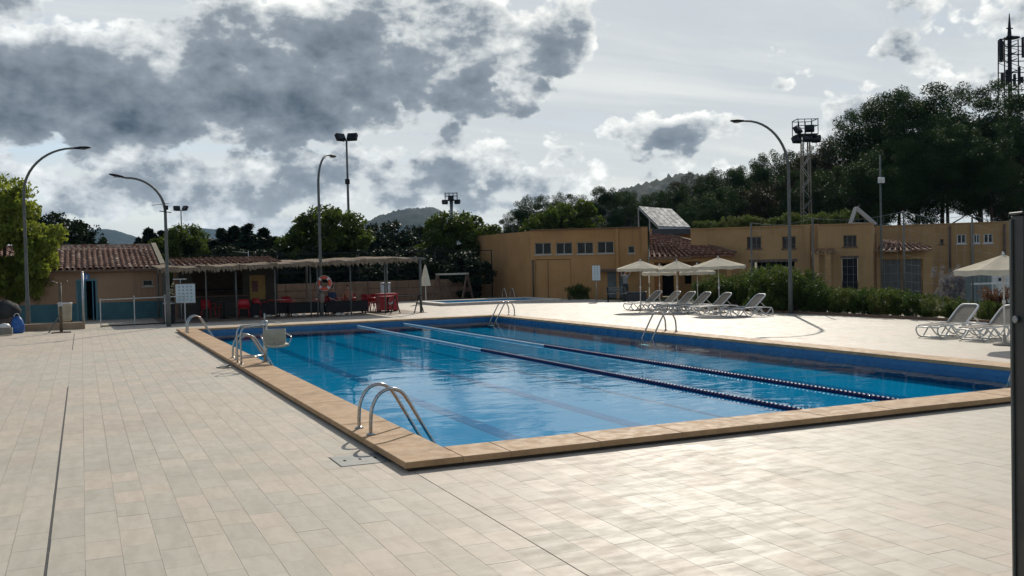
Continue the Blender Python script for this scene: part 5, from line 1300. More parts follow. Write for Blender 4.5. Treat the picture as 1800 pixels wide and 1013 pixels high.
def parasol(p, lb, R=1.02, top=2.16, rot=0.2):
    t = thing('parasol', lb, 'parasol', (p.x, p.y, 0), rot, 'open cream parasols'); t.rotation_euler.x = random.uniform(-.012, .012); t.rotation_euler.y = random.uniform(-.012, .012)
    MB().tube([(0, 0, 0.06), (0, 0, top-0.05)], 0.019, 10).build('pole', WHITEPL, t)
    c = canopy_mesh(R, top-0.33, top, 0.11).build('canopy', CANV, t); so = c.modifiers.new('thickness', 'SOLIDIFY'); so.thickness = 0.006
    MB().lathe([(0.03, top-0.01), (0.03, top+0.03), (0.012, top+0.07)], 10).build('finial', WHITEPL, t)
    for k_ in range(8):
        a = math.pi*k_/4; MB().bar((0.02*math.cos(a), 0.02*math.sin(a), top-0.045), (R*0.97*math.cos(a), R*0.97*math.sin(a), top-0.35), 0.012, 0.016).build('rib', WHITEPL, t)
    MB().lathe([(0.035, 0.95), (0.038, 0.96), (0.038, 1.02), (0.035, 1.03)], 10).build('tilt_joint', WHITEPL, t)
    MB().lathe([(0.24, 0.0), (0.25, 0.02), (0.22, 0.055), (0.05, 0.075), (0.03, 0.25), (0.022, 0.26)], 18).build('base', CONCRETE, t)
    return t
parasol(G(1126, 546.5), 'open cream parasol nearest the person, leftmost of the row', 1.0, 2.12, 0.1)
parasol(G(1160, 540.5), 'open cream parasol half hidden behind the leftmost one', 0.80, 1.90, 0.4)
parasol(G(1191, 546.5), 'open cream parasol in the middle of the row', 0.86, 2.08, 0.3)
parasol(G(1227, 541), 'open cream parasol half hidden behind the largest one', 0.80, 1.90, 0.0)
parasol(G(1265, 551), 'open cream parasol over the loungers nearest the curved lamp', 1.05, 2.17, 0.25)
parasol(G(1766, 607), 'open cream parasol by itself beside the grey post', 1.06, 2.06, 0.2)
cp_ = G(749, 534); t = thing('closed_parasol', 'closed cream parasol standing beside the paddling pool', 'parasol', (cp_.x, cp_.y, 0))
MB().tube([(0, 0, 0.05), (0, 0, 2.10)], 0.02, 8).build('pole', WHITEPL, t)
fb_ = MB(); V = []; nn = 16
for (r, z) in ((0.30, 0.98), (0.27, 1.05), (0.20, 1.45), (0.11, 1.85), (0.03, 2.14)): V += [(r*(1.0 if k_ % 2 else 0.62)*math.cos(6.283*k_/nn), r*(1.0 if k_ % 2 else 0.62)*math.sin(6.283*k_/nn), z+(0.03 if k_ % 2 else 0)) for k_ in range(nn)]
fb_.raw(V, [(j*nn+k_, j*nn+(k_+1) % nn, (j+1)*nn+(k_+1) % nn, (j+1)*nn+k_) for j in range(4) for k_ in range(nn)]+[tuple(range(64, 80))]).build('folded_canopy', CANVAS, t)
MB().lathe([(0.24, 0.0), (0.25, 0.02), (0.22, 0.055), (0.03, 0.08)], 16).build('base', CONCRETE, t)

# loungers
def sling_mesh():
    m = leaf_material('grey_sling_fabric', (0.26, 0.235, 0.205), (0.21, 0.19, 0.165), 3.0, 0.18); t = m.node_tree; out = t.nodes['Material Output']; src = out.inputs[0].links[0].from_socket
    tr = t.nodes.new('ShaderNodeBsdfTransparent'); mx = t.nodes.new('ShaderNodeMixShader'); mx.inputs[0].default_value = 0.38     # open weave
    t.links.new(src, mx.inputs[1]); t.links.new(tr.outputs[0], mx.inputs[2]); t.links.new(mx.outputs[0], out.inputs[0]); return m
SLING = sling_mesh()
def lounger():
    t = thing('sun_lounger', 'x', 'sun lounger')
    W2 = 0.34
    for s in (-1, 1):
        y = s*W2
        def P(*q): return [(a, y, z) for a, z in q]
        MB().tube(smooth_path(P((0.02, 0.29), (0.10, 0.335), (0.5, 0.35), (1.0, 0.37), (1.5, 0.355), (1.84, 0.33)), 4), 0.022, 7).build('side_rail', WHITEPL, t)
        for nm, q in (('leg', ((0.03, 0.30), (0.0, 0.21), (0.06, 0.09), (0.17, 0.025), (0.28, 0.06), (0.50, 0.33))), ('leg', ((0.50, 0.33), (0.70, 0.10), (0.83, 0.025), (0.96, 0.07), (1.20, 0.35))),
                      ('leg', ((0.95, 0.35), (1.15, 0.18), (1.38, 0.035), (1.60, 0.10), (1.84, 0.33))), ('leg', ((1.20, 0.35), (1.40, 0.22), (1.62, 0.05), (1.80, 0.03), (1.90, 0.16), (1.84, 0.33)))):
            MB().tube(smooth_path(P(*q), 4), 0.020, 7).build(nm, WHITEPL, t)
    for x, z in ((0.02, 0.30), (0.17, 0.03), (0.83, 0.03), (1.84, 0.33)): MB().tube([(x, -W2, z), (x, W2, z)], 0.02, 7).build('cross_bar', WHITEPL, t)
    b = MB(); n = 8; V = []
    for i in range(n+1):
        x = 0.05+1.09*i/n; z = 0.338+0.03*math.sin(math.pi*i/n*0.9)
        V += [(x, -W2+0.02, z+0.012), (x, 0, z), (x, W2-0.02, z+0.012)]
    o = b.raw(V, [(i*3+k_, i*3+k_+1, i*3+4+k_, i*3+3+k_) for i in range(n) for k_ in range(2)], True).build('seat_sling', SLING, t); so = o.modifiers.new('thickness', 'SOLIDIFY'); so.thickness = 0.008
    ca, sa = math.cos(rad(43)), math.sin(rad(43)); L = 0.72
    def Bp(l, y): return (1.12+ca*l, y, 0.37+sa*l)
    MB().tube(smooth_path([Bp(0, -0.29), Bp(L*.5, -0.30), Bp(L*.88, -0.285), Bp(L, -0.20), Bp(L+.01, 0), Bp(L, 0.20), Bp(L*.88, 0.285), Bp(L*.5, 0.30), Bp(0, 0.29)], 4), 0.026, 8).build('back_frame', WHITEPL, t)
    V = [Bp(0.02, -0.28), Bp(L*.5, -0.29), Bp(L*.88, -0.27), Bp(L*.985, -0.18), Bp(L*.985, 0.18), Bp(L*.88, 0.27), Bp(L*.5, 0.29), Bp(0.02, 0.28)]
    o = MB().raw(V, [tuple(range(8))]).build('back_sling', SLING, t); so = o.modifiers.new('thickness', 'SOLIDIFY'); so.thickness = 0.008
    for s in (-1, 1): MB().tube([Bp(L*.45, s*0.28), (1.62, s*0.30, 0.345)], 0.014, 6).build('prop', WHITEPL, t)
    return t
LG0 = lounger()
for i, (x, y, a, lb) in enumerate([
    (21.2, 35.65, 0.02, 'white sun lounger under the leftmost parasol, farthest of the row'), (21.15, 34.2, -0.03, 'white sun lounger second from the leftmost parasol'),
    (21.1, 32.95, 0.05, 'white sun lounger behind the far pool ladder, its back low'), (21.2, 32.1, -0.05, 'white sun lounger close against its neighbour, middle of the row'),
    (21.15, 30.7, 0.03, 'white sun lounger beside the pole of the largest parasol'), (21.05, 28.6, -0.03, 'white sun lounger nearest the curved lamp at the end of the row'),
    (19.35, 17.95, 0.03, 'white sun lounger standing alone in front of the low hedge'), (19.4, 16.75, -0.02, 'white sun lounger cut off by the grey post')]):
    o = LG0 if i == 0 else copy_tree(LG0)
    o.scale = (0.97, 0.96, 0.91); o.location = (x, y, 0.0); o.rotation_euler.z = a+random.uniform(-.05, .05); tag(o, lb, 'sun lounger', 'white sun loungers')

# shower, fence, bins and boards on the left
sh_ = G(108, 585); t = thing('outdoor_shower', 'outdoor shower post with two forked heads beside the low wall', 'shower', (sh_.x, sh_.y, 0))
WOODY = material('green_brown_post', (0.11, 0.085, 0.05), (0.08, 0.06, 0.035), 4, 0.7)
MB().tube([(0, 0, 0), (0, 0, 1.80)], 0.055, 10).build('post', WOODY, t)
for s in (-1, 1):
    a = MB().tube(smooth_path([(0, 0, 1.72), (s*0.10, -0.02, 1.79), (s*0.22, -0.04, 1.86)], 4), 0.016, 7).build('arm', BROWNPAINT, t)
    MB().lathe([(0.045, -0.03), (0.05, -0.02), (0.02, 0.02)], 10, (s*0.23, -0.045, 1.85)).build('shower_head', BROWNPAINT, a)
MB().box(-0.08, 0.08, -0.10, -0.056, 0.95, 1.10).build('push_button', GALV, t)
MB().bar((-0.05, 0, 0.62), (-0.42, 0.1, 0.0), 0.04, 0.04).build('brace', GREYPAINT, t)
MB().slab(-0.32, 0.32, -0.30, 0.30, 0.001, 0.03, 0.006).build('tray', BROWNPAINT, t)
bn = G(113, 578); t = thing('litter_bin', 'pale mesh litter bin on legs behind the shower post', 'bin', (bn.x+0.05, bn.y, 0.0))
MB().lathe([(0.18, 0.28), (0.22, 0.32), (0.25, 0.92), (0.26, 0.96), (0.235, 0.965), (0.20, 0.36)], 16).build('basket', material('pale_bin_liner', (0.42, 0.38, 0.29), None, 5, 0.7), t)
MB().tube([(0.255*math.cos(6.283*k_/16), 0.255*math.sin(6.283*k_/16), 0.98) for k_ in range(16)], 0.018, 6, closed=True).build('rim', WHITEPL, t)
for s in (-1, 1): MB().bar((s*0.18, 0, 0), (s*0.23, 0, 0.9), 0.035, 0.035).build('leg', BROWNPAINT, t)
MB().bar((-0.3, 0, 0.26), (0.3, 0, 0.26), 0.03, 0.03).build('cross_bar', BROWNPAINT, t)
lw = thing('low_wall', 'low brown concrete kerb wall in front of the hut', 'wall', (-6.5, 40.2, 0)); MB().slab(0, 6.55, 0, 0.35, -0.02, 0.26, 0.02).build('kerb', material('brown_concrete', (0.30, 0.21, 0.13), (0.22, 0.15, 0.095), 2, 0.85, bump=0.4, bscale=20), lw)
pt = thing('fence_post', 'tall grey steel post at the end of the low kerb wall', 'post', (0.0, 40.3, 0)); MB().tube([(0.02, 0, -0.02), (0.02, 0, 2.15)], 0.045, 10).build('post', GALV, pt); MB().lathe([(0.05, 2.15), (0.05, 2.17), (0.01, 2.2)], 10, (0.02, 0, 0)).build('cap', GALV, pt)
ga = thing('railing', 'thin grey steel railing panel in front of the hut wall', 'railing', (0.62, 40.5, 0))
for x in (0.0, 1.22, 2.35, 3.1): MB().bar((x, 0, -0.02), (x, 0, 1.14 if x < 1 else 1.2), 0.04, 0.04).build('post', GALV, ga)
MB().bar((0.02, 0, 1.08), (3.1, 0, 1.12), 0.04, 0.035).build('top_rail', GALV, ga); MB().bar((0.02, 0, 0.06), (3.1, 0, 0.08), 0.04, 0.05).build('bottom_rail', DARKMETAL, ga)
wr = MB()
for k_ in range(30): wr.bar((0.05+k_*0.1, 0, 0.09), (0.05+k_*0.1, 0, 1.07), 0.003, 0.003)
for k_ in range(9): wr.bar((0.02, 0, 0.17+k_*0.1), (3.08, 0, 0.19+k_*0.1), 0.003, 0.003)
struct(wr.build('wire_mesh', DARKMETAL, ga), 'stuff')
db_ = G(298, 570); t = thing('dark_bin', 'black round litter bin with pale lid at the hut corner', 'bin', (db_.x+0.02, db_.y+0.2, 0))
MB().lathe([(0.20, 0.0), (0.22, 0.04), (0.23, 0.80)], 16).build('body', DARKMETAL, t); MB().lathe([(0.24, 0.801), (0.245, 0.83), (0.16, 0.87), (0.03, 0.885)], 16).build('lid', GALV, t)
BOARDM = material('pale_blue_board', (0.50, 0.56, 0.58), (0.44, 0.52, 0.55), 4, 0.5)
def board(c, w, h, lb, rows, cols, legs, rot, topbar=False, ground=0.0):
    t = thing('rules_board', lb, 'sign', (c.x, c.y, ground), rot, 'rules boards')
    b = MB().slab(-w/2, w/2, -0.02, 0.02, c.z-h/2, c.z+h/2, 0.004).build('panel', BOARDM, t)
    MB().box(-w/2-0.02, w/2+0.02, -0.03, 0.03, c.z+h/2+0.001, c.z+h/2+0.03).box(-w/2-0.02, w/2+0.02, -0.03, 0.03, c.z-h/2-0.03, c.z-h/2-0.001).build('frame', BROWNPAINT, t)
    INK = material('blue_grey_print', (0.14, 0.22, 0.30), (0.10, 0.17, 0.2), 6, 0.5); GRN = material('green_print', (0.16, 0.36, 0.34), None, 6, 0.5)
    for r in range(rows):
        for k_ in range(cols):
            cx = -w/2+w*(k_+0.9)/(cols+0.8); cz = c.z+h/2-h*(r+0.85)/(rows+0.7)
            s = min(w/(cols+1), h/(rows+1))*0.26
            MB().raw([(cx+s*math.cos(6.283*q/10), -0.0235, cz+s*math.sin(6.283*q/10)) for q in range(10)], [tuple(range(10))]).build('pictogram', GRN if r >= rows-2 else INK, b)
    for x in legs: MB().tube([(x, 0.03, 0), (x, 0.03, c.z+h/2+(0.02 if not topbar else 0.18))], 0.025, 8).build('post', GALV, t)
    if topbar: MB().bar((legs[0]-0.3, 0.03, c.z+h/2+0.2), (legs[0]+0.25, 0.03, c.z+h/2+0.2), 0.04, 0.04).build('top_bar', GALV, t)
    return t
p = G(316, 569); dp = p.dot(FWD); board(Vector((D(326, 516, dp).x, D(326, 516, dp).y, D(326, 516, dp).z)), 0.78, 0.76, 'square pale rules board with pictograms in front of the dark bar', 5, 4, [-0.2], -YAW, True)
p = D(1048, 480, 51.5); board(p, 0.42, 0.80, 'narrow pale rules board on a post before the ochre building', 6, 2, [0.0], -YAW)
# bits left by the low wall
TARP = material('dark_grey_tarpaulin', (0.035, 0.036, 0.036), (0.016, 0.017, 0.018), 3, 0.8, bump=1.0, bscale=6, spec=0.15)
q = G(10, 587); t = thing('covered_cart', 'bundle under a dark grey cover at the left edge by the low wall', 'cart', (q.x-0.15, q.y+0.35, 0))
b = MB(); V = []; nn = 14
for (r, z) in ((0.50, 0.55), (0.56, 0.66), (0.58, 0.84), (0.50, 1.02), (0.30, 1.16), (0.05, 1.2)):
    V += [((r+0.04*math.sin(5*k_+z*9))*math.cos(6.283*k_/nn)*1.1, (r+0.04*math.sin(3*k_))*math.sin(6.283*k_/nn)*0.7, z+0.03*math.sin(4*k_+r*7)) for k_ in range(nn)]
b.raw(V, [(j*nn+k_, j*nn+(k_+1) % nn, (j+1)*nn+(k_+1) % nn, (j+1)*nn+k_) for j in range(5) for k_ in range(nn)]+[tuple(range(70, 84))], True).build('cover', TARP, t)
MB().slab(-0.48, 0.48, -0.3, 0.3, 0.22, 0.60, 0.03).build('crate', material('dark_brown_crate', (0.075, 0.055, 0.045), None, 4, 0.8), t)
for sx in (-0.4, 0.4):
    for sy in (-0.25, 0.25): MB().tube([(sx, sy-0.03, 0.11), (sx, sy+0.03, 0.11)], 0.11, 12).build('wheel', DARKMETAL, t)
q = G(9, 590); t = thing('wire_basket', 'small pale wire basket with a white cloth at the left edge', 'basket', (q.x+0.0, q.y, 0.0))
MB().slab(-0.24, 0.24, -0.16, 0.16, 0.03, 0.26, 0.02).build('basket', material('olive_grey_basket', (0.20, 0.19, 0.15), None, 6, 0.7), t)
MB().lathe([(0.02, 0.25), (0.17, 0.27), (0.19, 0.33), (0.12, 0.41), (0.02, 0.43)], 12).build('cloth', WHITEPL, t)
q = G(31, 586); t = thing('blue_bag', 'bright blue beach bag slumped against the low wall', 'bag', (q.x, q.y+0.05, 0))
b = MB(); V = []
for (r, z) in ((0.17, 0.0), (0.23, 0.06), (0.22, 0.25), (0.19, 0.45), (0.11, 0.58), (0.02, 0.60)): V += [((r+0.02*math.sin(4*k_+z*8))*math.cos(6.283*k_/12), (r*0.75)*math.sin(6.283*k_/12), z+0.02*math.sin(3*k_)*(z > 0)) for k_ in range(12)]
b.raw(V, [(j*12+k_, j*12+(k_+1) % 12, (j+1)*12+(k_+1) % 12, (j+1)*12+k_) for j in range(5) for k_ in range(12)], True).build('bag', material('blue_nylon', (0.015, 0.10, 0.33), (0.01, 0.06, 0.22), 6, 0.5), t)
MB().tube(smooth_path([(-0.12, 0, 0.5), (-0.08, 0, 0.68), (0.04, 0, 0.7), (0.1, 0, 0.5)], 4), 0.014, 6).build('handle', WHITEPL, t)

# hedge and kerb on the right
rh = random.Random(3)
GH = 'shrubs of the right hand hedge'
for row in range(2):
    for i in range(30):
        y = 37.0-i*0.66+rh.uniform(-.15, .15)
        x = 24.5+0.045*(37-y)+row*0.75+rh.uniform(-.12, .12)+(1.3 if y > 31.5 else 0)
        v = Vector((x, y, 0)); px = 900+1700*v.dot(RGT)/v.dot(FWD)
        h = np.interp(px, [1180, 1290, 1330, 1370, 1420, 1450, 1550, 1640, 1700, 1770], [1.0, 1.10, 1.24, 1.38, 1.22, 0.82, 0.76, 0.68, 0.56, 0.48])*rh.uniform(.86, 1.1)
        if row: h *= 1.06
        lb = 'bushy green shrub in the low leafy hedge along the right of the deck' if px > 1440 else 'tall dark green shrub in the hedge behind the row of loungers'
        put_shrub(['sh_a', 'sh_b', 'sh_c'][(i+row) % 3] if px > 1440 else ['sh_c', 'sh_c', 'sh_a'][(i+row) % 3], x, y, h, lb, 'low hedge shrubs' if px > 1440 else 'tall hedge shrubs', 0.95)
kb = thing('hedge_kerb', 'long low brown kerb between deck and hedge', 'kerb', (24.05, 37.5, 0)); MB().bar((0, 0, 0.03), (0.95, -21, 0.03), 0.14, 0.12).build('kerb', BRICKY, kb)
for i, (px, hh) in enumerate(((1005, .7), (1018, .8), (1030, .65))):
    q = D(px, 528, 54.6); put_shrub('sh_c', q.x, q.y, hh, ['low dark bush left of the three by the big plain doors', 'low dark bush in the middle of the three by the big plain doors', 'low dark bush right of the three, beside the narrow rules board'][i], 'bushes at the ochre wall', 0.8)
# netting on tall posts along the hedge
nf = thing('net_fence', 'tall netting on slim grey posts behind the hedge', 'fence', (25.6, 33.0, 0))
npts = []
for px, tp in ((1322, 392), (1430, 384), (1590, 372), (1710, 378), (1800, 384)):
    d = sight(px, 500); # meets the line x = 25.6+0.05*(33-y)
    yy = (25.6+0.05*33)/(d.x/d.y+0.05); xx = yy*d.x/d.y; w = Vector((xx, yy, 0)); zt = D(px, tp, w.dot(FWD)).z
    npts.append(Vector((xx-25.6, yy-33.0, zt)))
for p_ in npts: MB().tube([(p_.x, p_.y, -0.05), (p_.x, p_.y, p_.z)], 0.030, 8).build('post', GREYPAINT, nf)
net = MB()
for a, b_ in zip(npts[:-1], npts[1:]):
    L = (b_-a).length
    for k_ in range(1, 13):
        f = k_/12; prev = None
        for s in range(9):
            u = s/8; pnt = Vector((a.x+(b_.x-a.x)*u, a.y+(b_.y-a.y)*u, (a.z+(b_.z-a.z)*u)*f-0.16*math.sin(math.pi*u)*f))
            if prev is not None: net.bar(prev, pnt, 0.010 if k_ == 12 else 0.004, 0.010 if k_ == 12 else 0.004)
            prev = pnt
    m = int(L/0.28)
    for k_ in range(1, m):
        u = k_/m; top = a.z+(b_.z-a.z)*u-0.16*math.sin(math.pi*u); net.bar((a.x+(b_.x-a.x)*u, a.y+(b_.y-a.y)*u, 0.3), (a.x+(b_.x-a.x)*u, a.y+(b_.y-a.y)*u, top), 0.004, 0.004)
struct(net.build('netting', material('grey_green_net', (0.22, 0.25, 0.24), None, 4, 0.7), nf), 'stuff')
q = D(1550, 500, 40); t = thing('slim_pole', 'slim tall grey pole with a small box in front of the annexe', 'pole', (q.x, q.y, 0)); zt = D(1550, 272, 40).z
MB().tube([(0, 0, -0.05), (0, 0, zt)], [0.05, 0.03], 8).build('pole', GREYPAINT, t); MB().slab(-0.12, 0.12, -0.12, 0.02, D(1550, 322, 40).z, D(1550, 312, 40).z, 0.02).build('box', WHITEPL, t)
# things behind the hedge at the right
L_LILAC = leaf_material('grey_lilac_leaves', (0.13, 0.13, 0.17), (0.22, 0.20, 0.26), 2.0, 0.3)
shrub('sh_l', 57, 0.9, 1.6, L_LILAC, 0.08)
for i, (px, tp, dp) in enumerate(((1672, 478, 39), (1692, 482, 40))):
    q = D(px, tp, dp); put_shrub('sh_l', q.x, q.y, q.z, ['grey lilac flowering shrub behind the hedge, the taller one', 'grey lilac flowering shrub behind the hedge, nearer the white rail'][i], 'lilac shrubs', 0.8)
L_REDDISH = leaf_material('reddish_leaves', (0.11, 0.035, 0.025), (0.16, 0.075, 0.035), 2.0, 0.3); shrub('sh_r', 58, 0.6, 1.0, L_REDDISH, 0.08)
q = D(1752, 515, 30.5); put_shrub('sh_r', q.x, q.y, q.z, 'small reddish shrub beside the pole of the single parasol', None, 0.8)
q = D(1736, 510, 37); t = thing('glazed_cabinet', 'grey glazed cabinet with a pale side behind the white rail', 'cabinet', (q.x, q.y, 0), -YAW)
hz_ = D(1736, 474, 37).z
MB().slab(-0.62, 0.15, 0, 0.5, 0, hz_, 0.02).build('glazed_side', material('blue_grey_panel', (0.13, 0.18, 0.19), None, 2, 0.35), t); MB().slab(0.16, 0.95, 0.0, 0.5, 0, hz_, 0.02).build('pale_side', WHITEPL, t)
for k_ in range(4): MB().box(-0.6+k_*0.18, -0.58+k_*0.18, -0.012, -0.001, 0.1, hz_-0.08).build('glazing_bar', GREYPAINT, t)
MB().box(0.42, 0.52, -0.01, -0.001, hz_-0.45, hz_-0.33).build('handle', DARKMETAL, t)
a, b_ = D(1708, 499.5, 33.5), D(1790, 497, 32.0); t = thing('white_rail', 'white horizontal rail on posts behind the hedge, right edge', 'railing', (a.x, a.y, 0)); e = Vector((b_.x-a.x, b_.y-a.y, 0))
MB().bar(Vector((0, 0, a.z)), e+Vector((0, 0, b_.z)), 0.06, 0.06).build('top_rail', material('white_paint', (0.72, 0.72, 0.70), None, 3, 0.5), t)
for u in (0.02, 0.5, 0.98): MB().bar(e*u+Vector((0, 0, -0.05)), e*u+Vector((0, 0, a.z+(b_.z-a.z)*u-0.031)), 0.045, 0.045).build('post', GALV, t)

# dark planter and bench by the roller door
q = D(1114, 528, 51.0); t = thing('dark_planter', 'long dark slate planter box below the leftmost parasol', 'planter', (q.x, q.y, 0), -YAW)
MB().slab(-0.55, 0.62, -0.3, 0.3, 0.0, 0.42, 0.02).build('box', material('slate_black', (0.03, 0.033, 0.036), None, 3, 0.6), t); MB().slab(-0.6, 0.67, -0.34, 0.34, 0.425, 0.48, 0.01).build('rim', material('slate_grey', (0.07, 0.075, 0.08), None, 3, 0.6), t)
q = D(1082, 529, 50.5); t = thing('slatted_bench', 'grey slatted bench beside the dark planter', 'bench', (q.x, q.y, 0), -YAW)
for k_ in range(4): MB().slab(-0.45, 0.55, -0.2+k_*0.11, -0.11+k_*0.11, 0.40, 0.43, 0.005).build('slat', GREYPAINT, t)
for k_ in range(2): MB().slab(-0.45, 0.55, 0.26, 0.29, 0.52+k_*0.13, 0.62+k_*0.13, 0.005).build('slat', GREYPAINT, t)
for sx in (-0.38, 0.48): MB().bar((sx, -0.15, 0), (sx, -0.15, 0.40), 0.05, 0.05).bar((sx, 0.22, 0), (sx, 0.26, 0.76), 0.05, 0.05).build('leg', DARKMETAL, t)

# ------------------------------------------------------------------ masts
def floodmast(px, top, depth, lb, w, heads, r=0.09):
    p = D(px, top, depth); t = thing('floodlight_mast', lb, 'floodlight', (p.x, p.y, 0), -YAW, 'floodlight masts'); z = p.z
    MB().tube([(0, 0, -0.05), (0, 0, z-0.25)], [r*1.3, r*0.8], 10).build('pole', GREYPAINT, t)
    MB().bar((-w, 0, z-0.25), (w, 0, z-0.25), 0.07, 0.07).build('cross_arm', DARKMETAL, t)
    for x, yaw_, sc in heads:
        h = MB().slab(-0.36*sc, 0.36*sc, -0.14*sc, 0.14*sc, -0.27*sc, 0.27*sc, 0.04).build('lamp_head', DARKMETAL, t, (x, 0, z)); h.rotation_euler = (rad(-28), 0, yaw_)
        MB().box(-0.31*sc, 0.31*sc, -0.15*sc, -0.142*sc, -0.22*sc, 0.22*sc).build('lens', DARKGLASS, h)
    return t, z
t, z = floodmast(609, 241, 70, 'tall slim mast with two floodlights behind the lifebuoy lamp', 0.55, ((-0.45, 0.9, 1.0), (0.42, -0.25, 1.0)))
MB().slab(-0.16, 0.14, -0.16, 0.1, D(609, 324, 70).z, D(609, 315, 70).z, 0.03).build('control_box', DARKMETAL, t)
floodmast(318, 366, 96, 'short distant mast with two small floodlights behind the cypress clump', 0.5, ((-0.42, 0.6, 0.85), (0.42, -0.6, 0.85)), 0.07)
def cage_tower(px, top, plat, depth, lb, w, lamps, twin):
    p = D(px, top, depth); zp = D(px, plat, depth).z; zt = p.z
    t = thing('floodlight_tower', lb, 'floodlight', (p.x, p.y, 0), -YAW, 'caged floodlight towers')
    for x in ((-w*0.16, w*0.16) if twin else (0,)):
        for y in ((-w*0.16, w*0.16) if twin else (0,)): MB().tube([(x*1.5, y*1.5, -0.05), (x, y, zp)], (0.06 if twin else 0.22), 8).build('leg', material('tan_steel', (0.20, 0.165, 0.11), None, 3, 0.6) if twin else GALV, t)
    if twin:
        n = 14
        for k_ in range(n):
            a, b_ = zp*k_/n, zp*(k_+1)/n; s = w*0.16*(1.5-0.5*(k_/n)); s2 = w*0.16*(1.5-0.5*((k_+1)/n)); g = 1 if k_ % 2 else -1
            MB().bar((-s*g, -s, a), (s2*g, -s2, b_), 0.03, 0.03).bar((-s*g, s, a), (s2*g, s2, b_), 0.03, 0.03).build('lattice_brace', GALV, t)
    MB().box(-w/2, w/2, -w/2, w/2, zp, zp+0.08).build('platform', DARKMETAL, t)
    for x in (-w/2, -w/6, w/6, w/2):
        for y in (-w/2, w/2): MB().bar((x*.98, y*.98, zp+0.081), (x*.98, y*.98, zt), 0.05, 0.05).build('rail_post', DARKMETAL, t)
    for zq in (zt, (zt+zp)/2+0.1):
        for s in (-1, 1): MB().bar((-w/2, s*w/2, zq), (w/2, s*w/2, zq), 0.05, 0.05).bar((s*w/2, -w/2, zq+0.03), (s*w/2, w/2, zq+0.03), 0.05, 0.05).build('rail', DARKMETAL, t)
    for (x, dz, ry) in lamps:
        h = MB().slab(-0.34, 0.34, -0.16, 0.16, -0.26, 0.26, 0.05).build('lamp_head', DARKMETAL, t, (x, -w/2-0.15, zp+dz)); h.rotation_euler = (rad(-30), 0, ry)
        MB().box(-0.29, 0.29, -0.17, -0.162, -0.21, 0.21).build('lens', DARKGLASS, h)
    return t
cage_tower(1415, 212, 239, 75, 'caged floodlight tower on lattice legs in front of the pines', 1.55, ((-0.85, 0.35, 0.8), (-0.95, -0.38, 0.3), (0.05, 0.45, -0.2), (0.55, -0.35, -0.5), (-0.1, -0.3, 0.1)), True)
cage_tower(793, 340, 353, 120, 'distant caged floodlight tower beside the rounded hill', 1.5, ((-0.75, -0.2, 0.4), (0.8, -0.2, -0.4), (0, 0.3, 0)), False)
# telecom tower
dp = 112; p = D(1779, 210, dp); tt = thing('telecom_tower', 'dark telecom lattice mast with antenna panels above the pines', 'tower', (p.x, p.y, 0), -YAW)
zt = D(1779, 24, dp).z; z1 = D(1779, 68, dp).z; z0 = D(1779, 210, dp).z
MB().tube([(-0.2, 0, 0), (-0.2, 0, z1+0.6), (-0.2, 0, zt)], [0.28, 0.22, 0.05], 10).build('mast', DARKMETAL, tt)
wl = 1.15
for x in (-wl, wl):
    for y in (-0.7, 0.7): MB().tube([(x*1.15, y*1.15, 0), (x, y, z1)], 0.07, 6).build('leg', DARKMETAL, tt)
n = 30
for k_ in range(n):
    a, b_ = z1*k_/n, z1*(k_+1)/n; g = 1 if k_ % 2 else -1
    MB().bar((-wl*g, -0.7, a), (wl*g, -0.7, b_), 0.05, 0.05).bar((-wl*g, 0.7, a), (wl*g, 0.7, b_), 0.05, 0.05).build('lattice_brace', DARKMETAL, tt)
for py in (82, 96, 108, 128, 142, 158): 
    zq = D(1779, py, dp).z; MB().bar((-1.5, 0, zq), (1.5, 0, zq), 0.09, 0.09).bar((0, -1.2, zq+.05), (0, 1.2, zq+.05), 0.09, 0.09).build('antenna_arm', DARKMETAL, tt)
for (px, y0_, y1_, w, yy) in ((1757.5, 69, 108, 0.34, -0.2), (1766.5, 71, 106, 0.24, 0.3), (1797, 66, 102, 0.34, -0.2), (1762, 128, 156, 0.32, 0.0), (1771, 122, 150, 0.2, 0.2), (1789, 118, 150, 0.26, -0.3), (1784, 130, 152, 0.26, 0.1), (1795, 135, 146, 0.5, 0.0)):
    q = D(px, y0_, dp)-p; MB().slab(q.dot(RGT)-w/2, q.dot(RGT)+w/2, yy-0.1, yy+0.1, D(px, y1_, dp).z, D(px, y0_, dp).z, 0.03).build('antenna_panel', DARKMETAL, tt)
MB().lathe([(0.9, z1), (0.92, z1+0.06), (0.9, z1+0.1)], 14).build('ring', DARKMETAL, tt)
for zq in (D(1779, 50, dp).z, D(1779, 64, dp).z): MB().bar((-0.55, 0, zq), (0.2, 0, zq), 0.09, 0.12).build('spike_arm', DARKMETAL, tt)

# ------------------------------------------------------------------ grey post close to the camera
q0 = D(1796, 500, 2.3); t = thing('steel_post', 'dark grey steel post close to the camera at the right edge', 'post', (q0.x, q0.y, 0), -YAW)
zt = D(1785, 377, 2.3).z
PG = material('green_grey_post_paint', (0.013, 0.016, 0.0155), (0.009, 0.012, 0.0115), 3, 0.5, dirt=((0.04, 0.036, 0.03), 5, 0.4))
MB().slab(0.004, 0.15, 0, 0.055, -0.02, zt, 0.004).build('post', PG, t); MB().box(-0.001, 0.0035, 0.046, 0.0545, -0.02, zt-0.01).build('edge_highlight', GREYPAINT, t); MB().slab(0.0, 0.155, -0.004, 0.058, zt+0.001, zt+0.007, 0.002).build('cap', PG, t)  # paler strip: the highlight on the lit edge is put into colour
for zq in (0.9, 1.95): MB().tube([(0.001, 0.025, zq), (-0.006, 0.025, zq)], 0.009, 8).build('bolt', GALV, t)

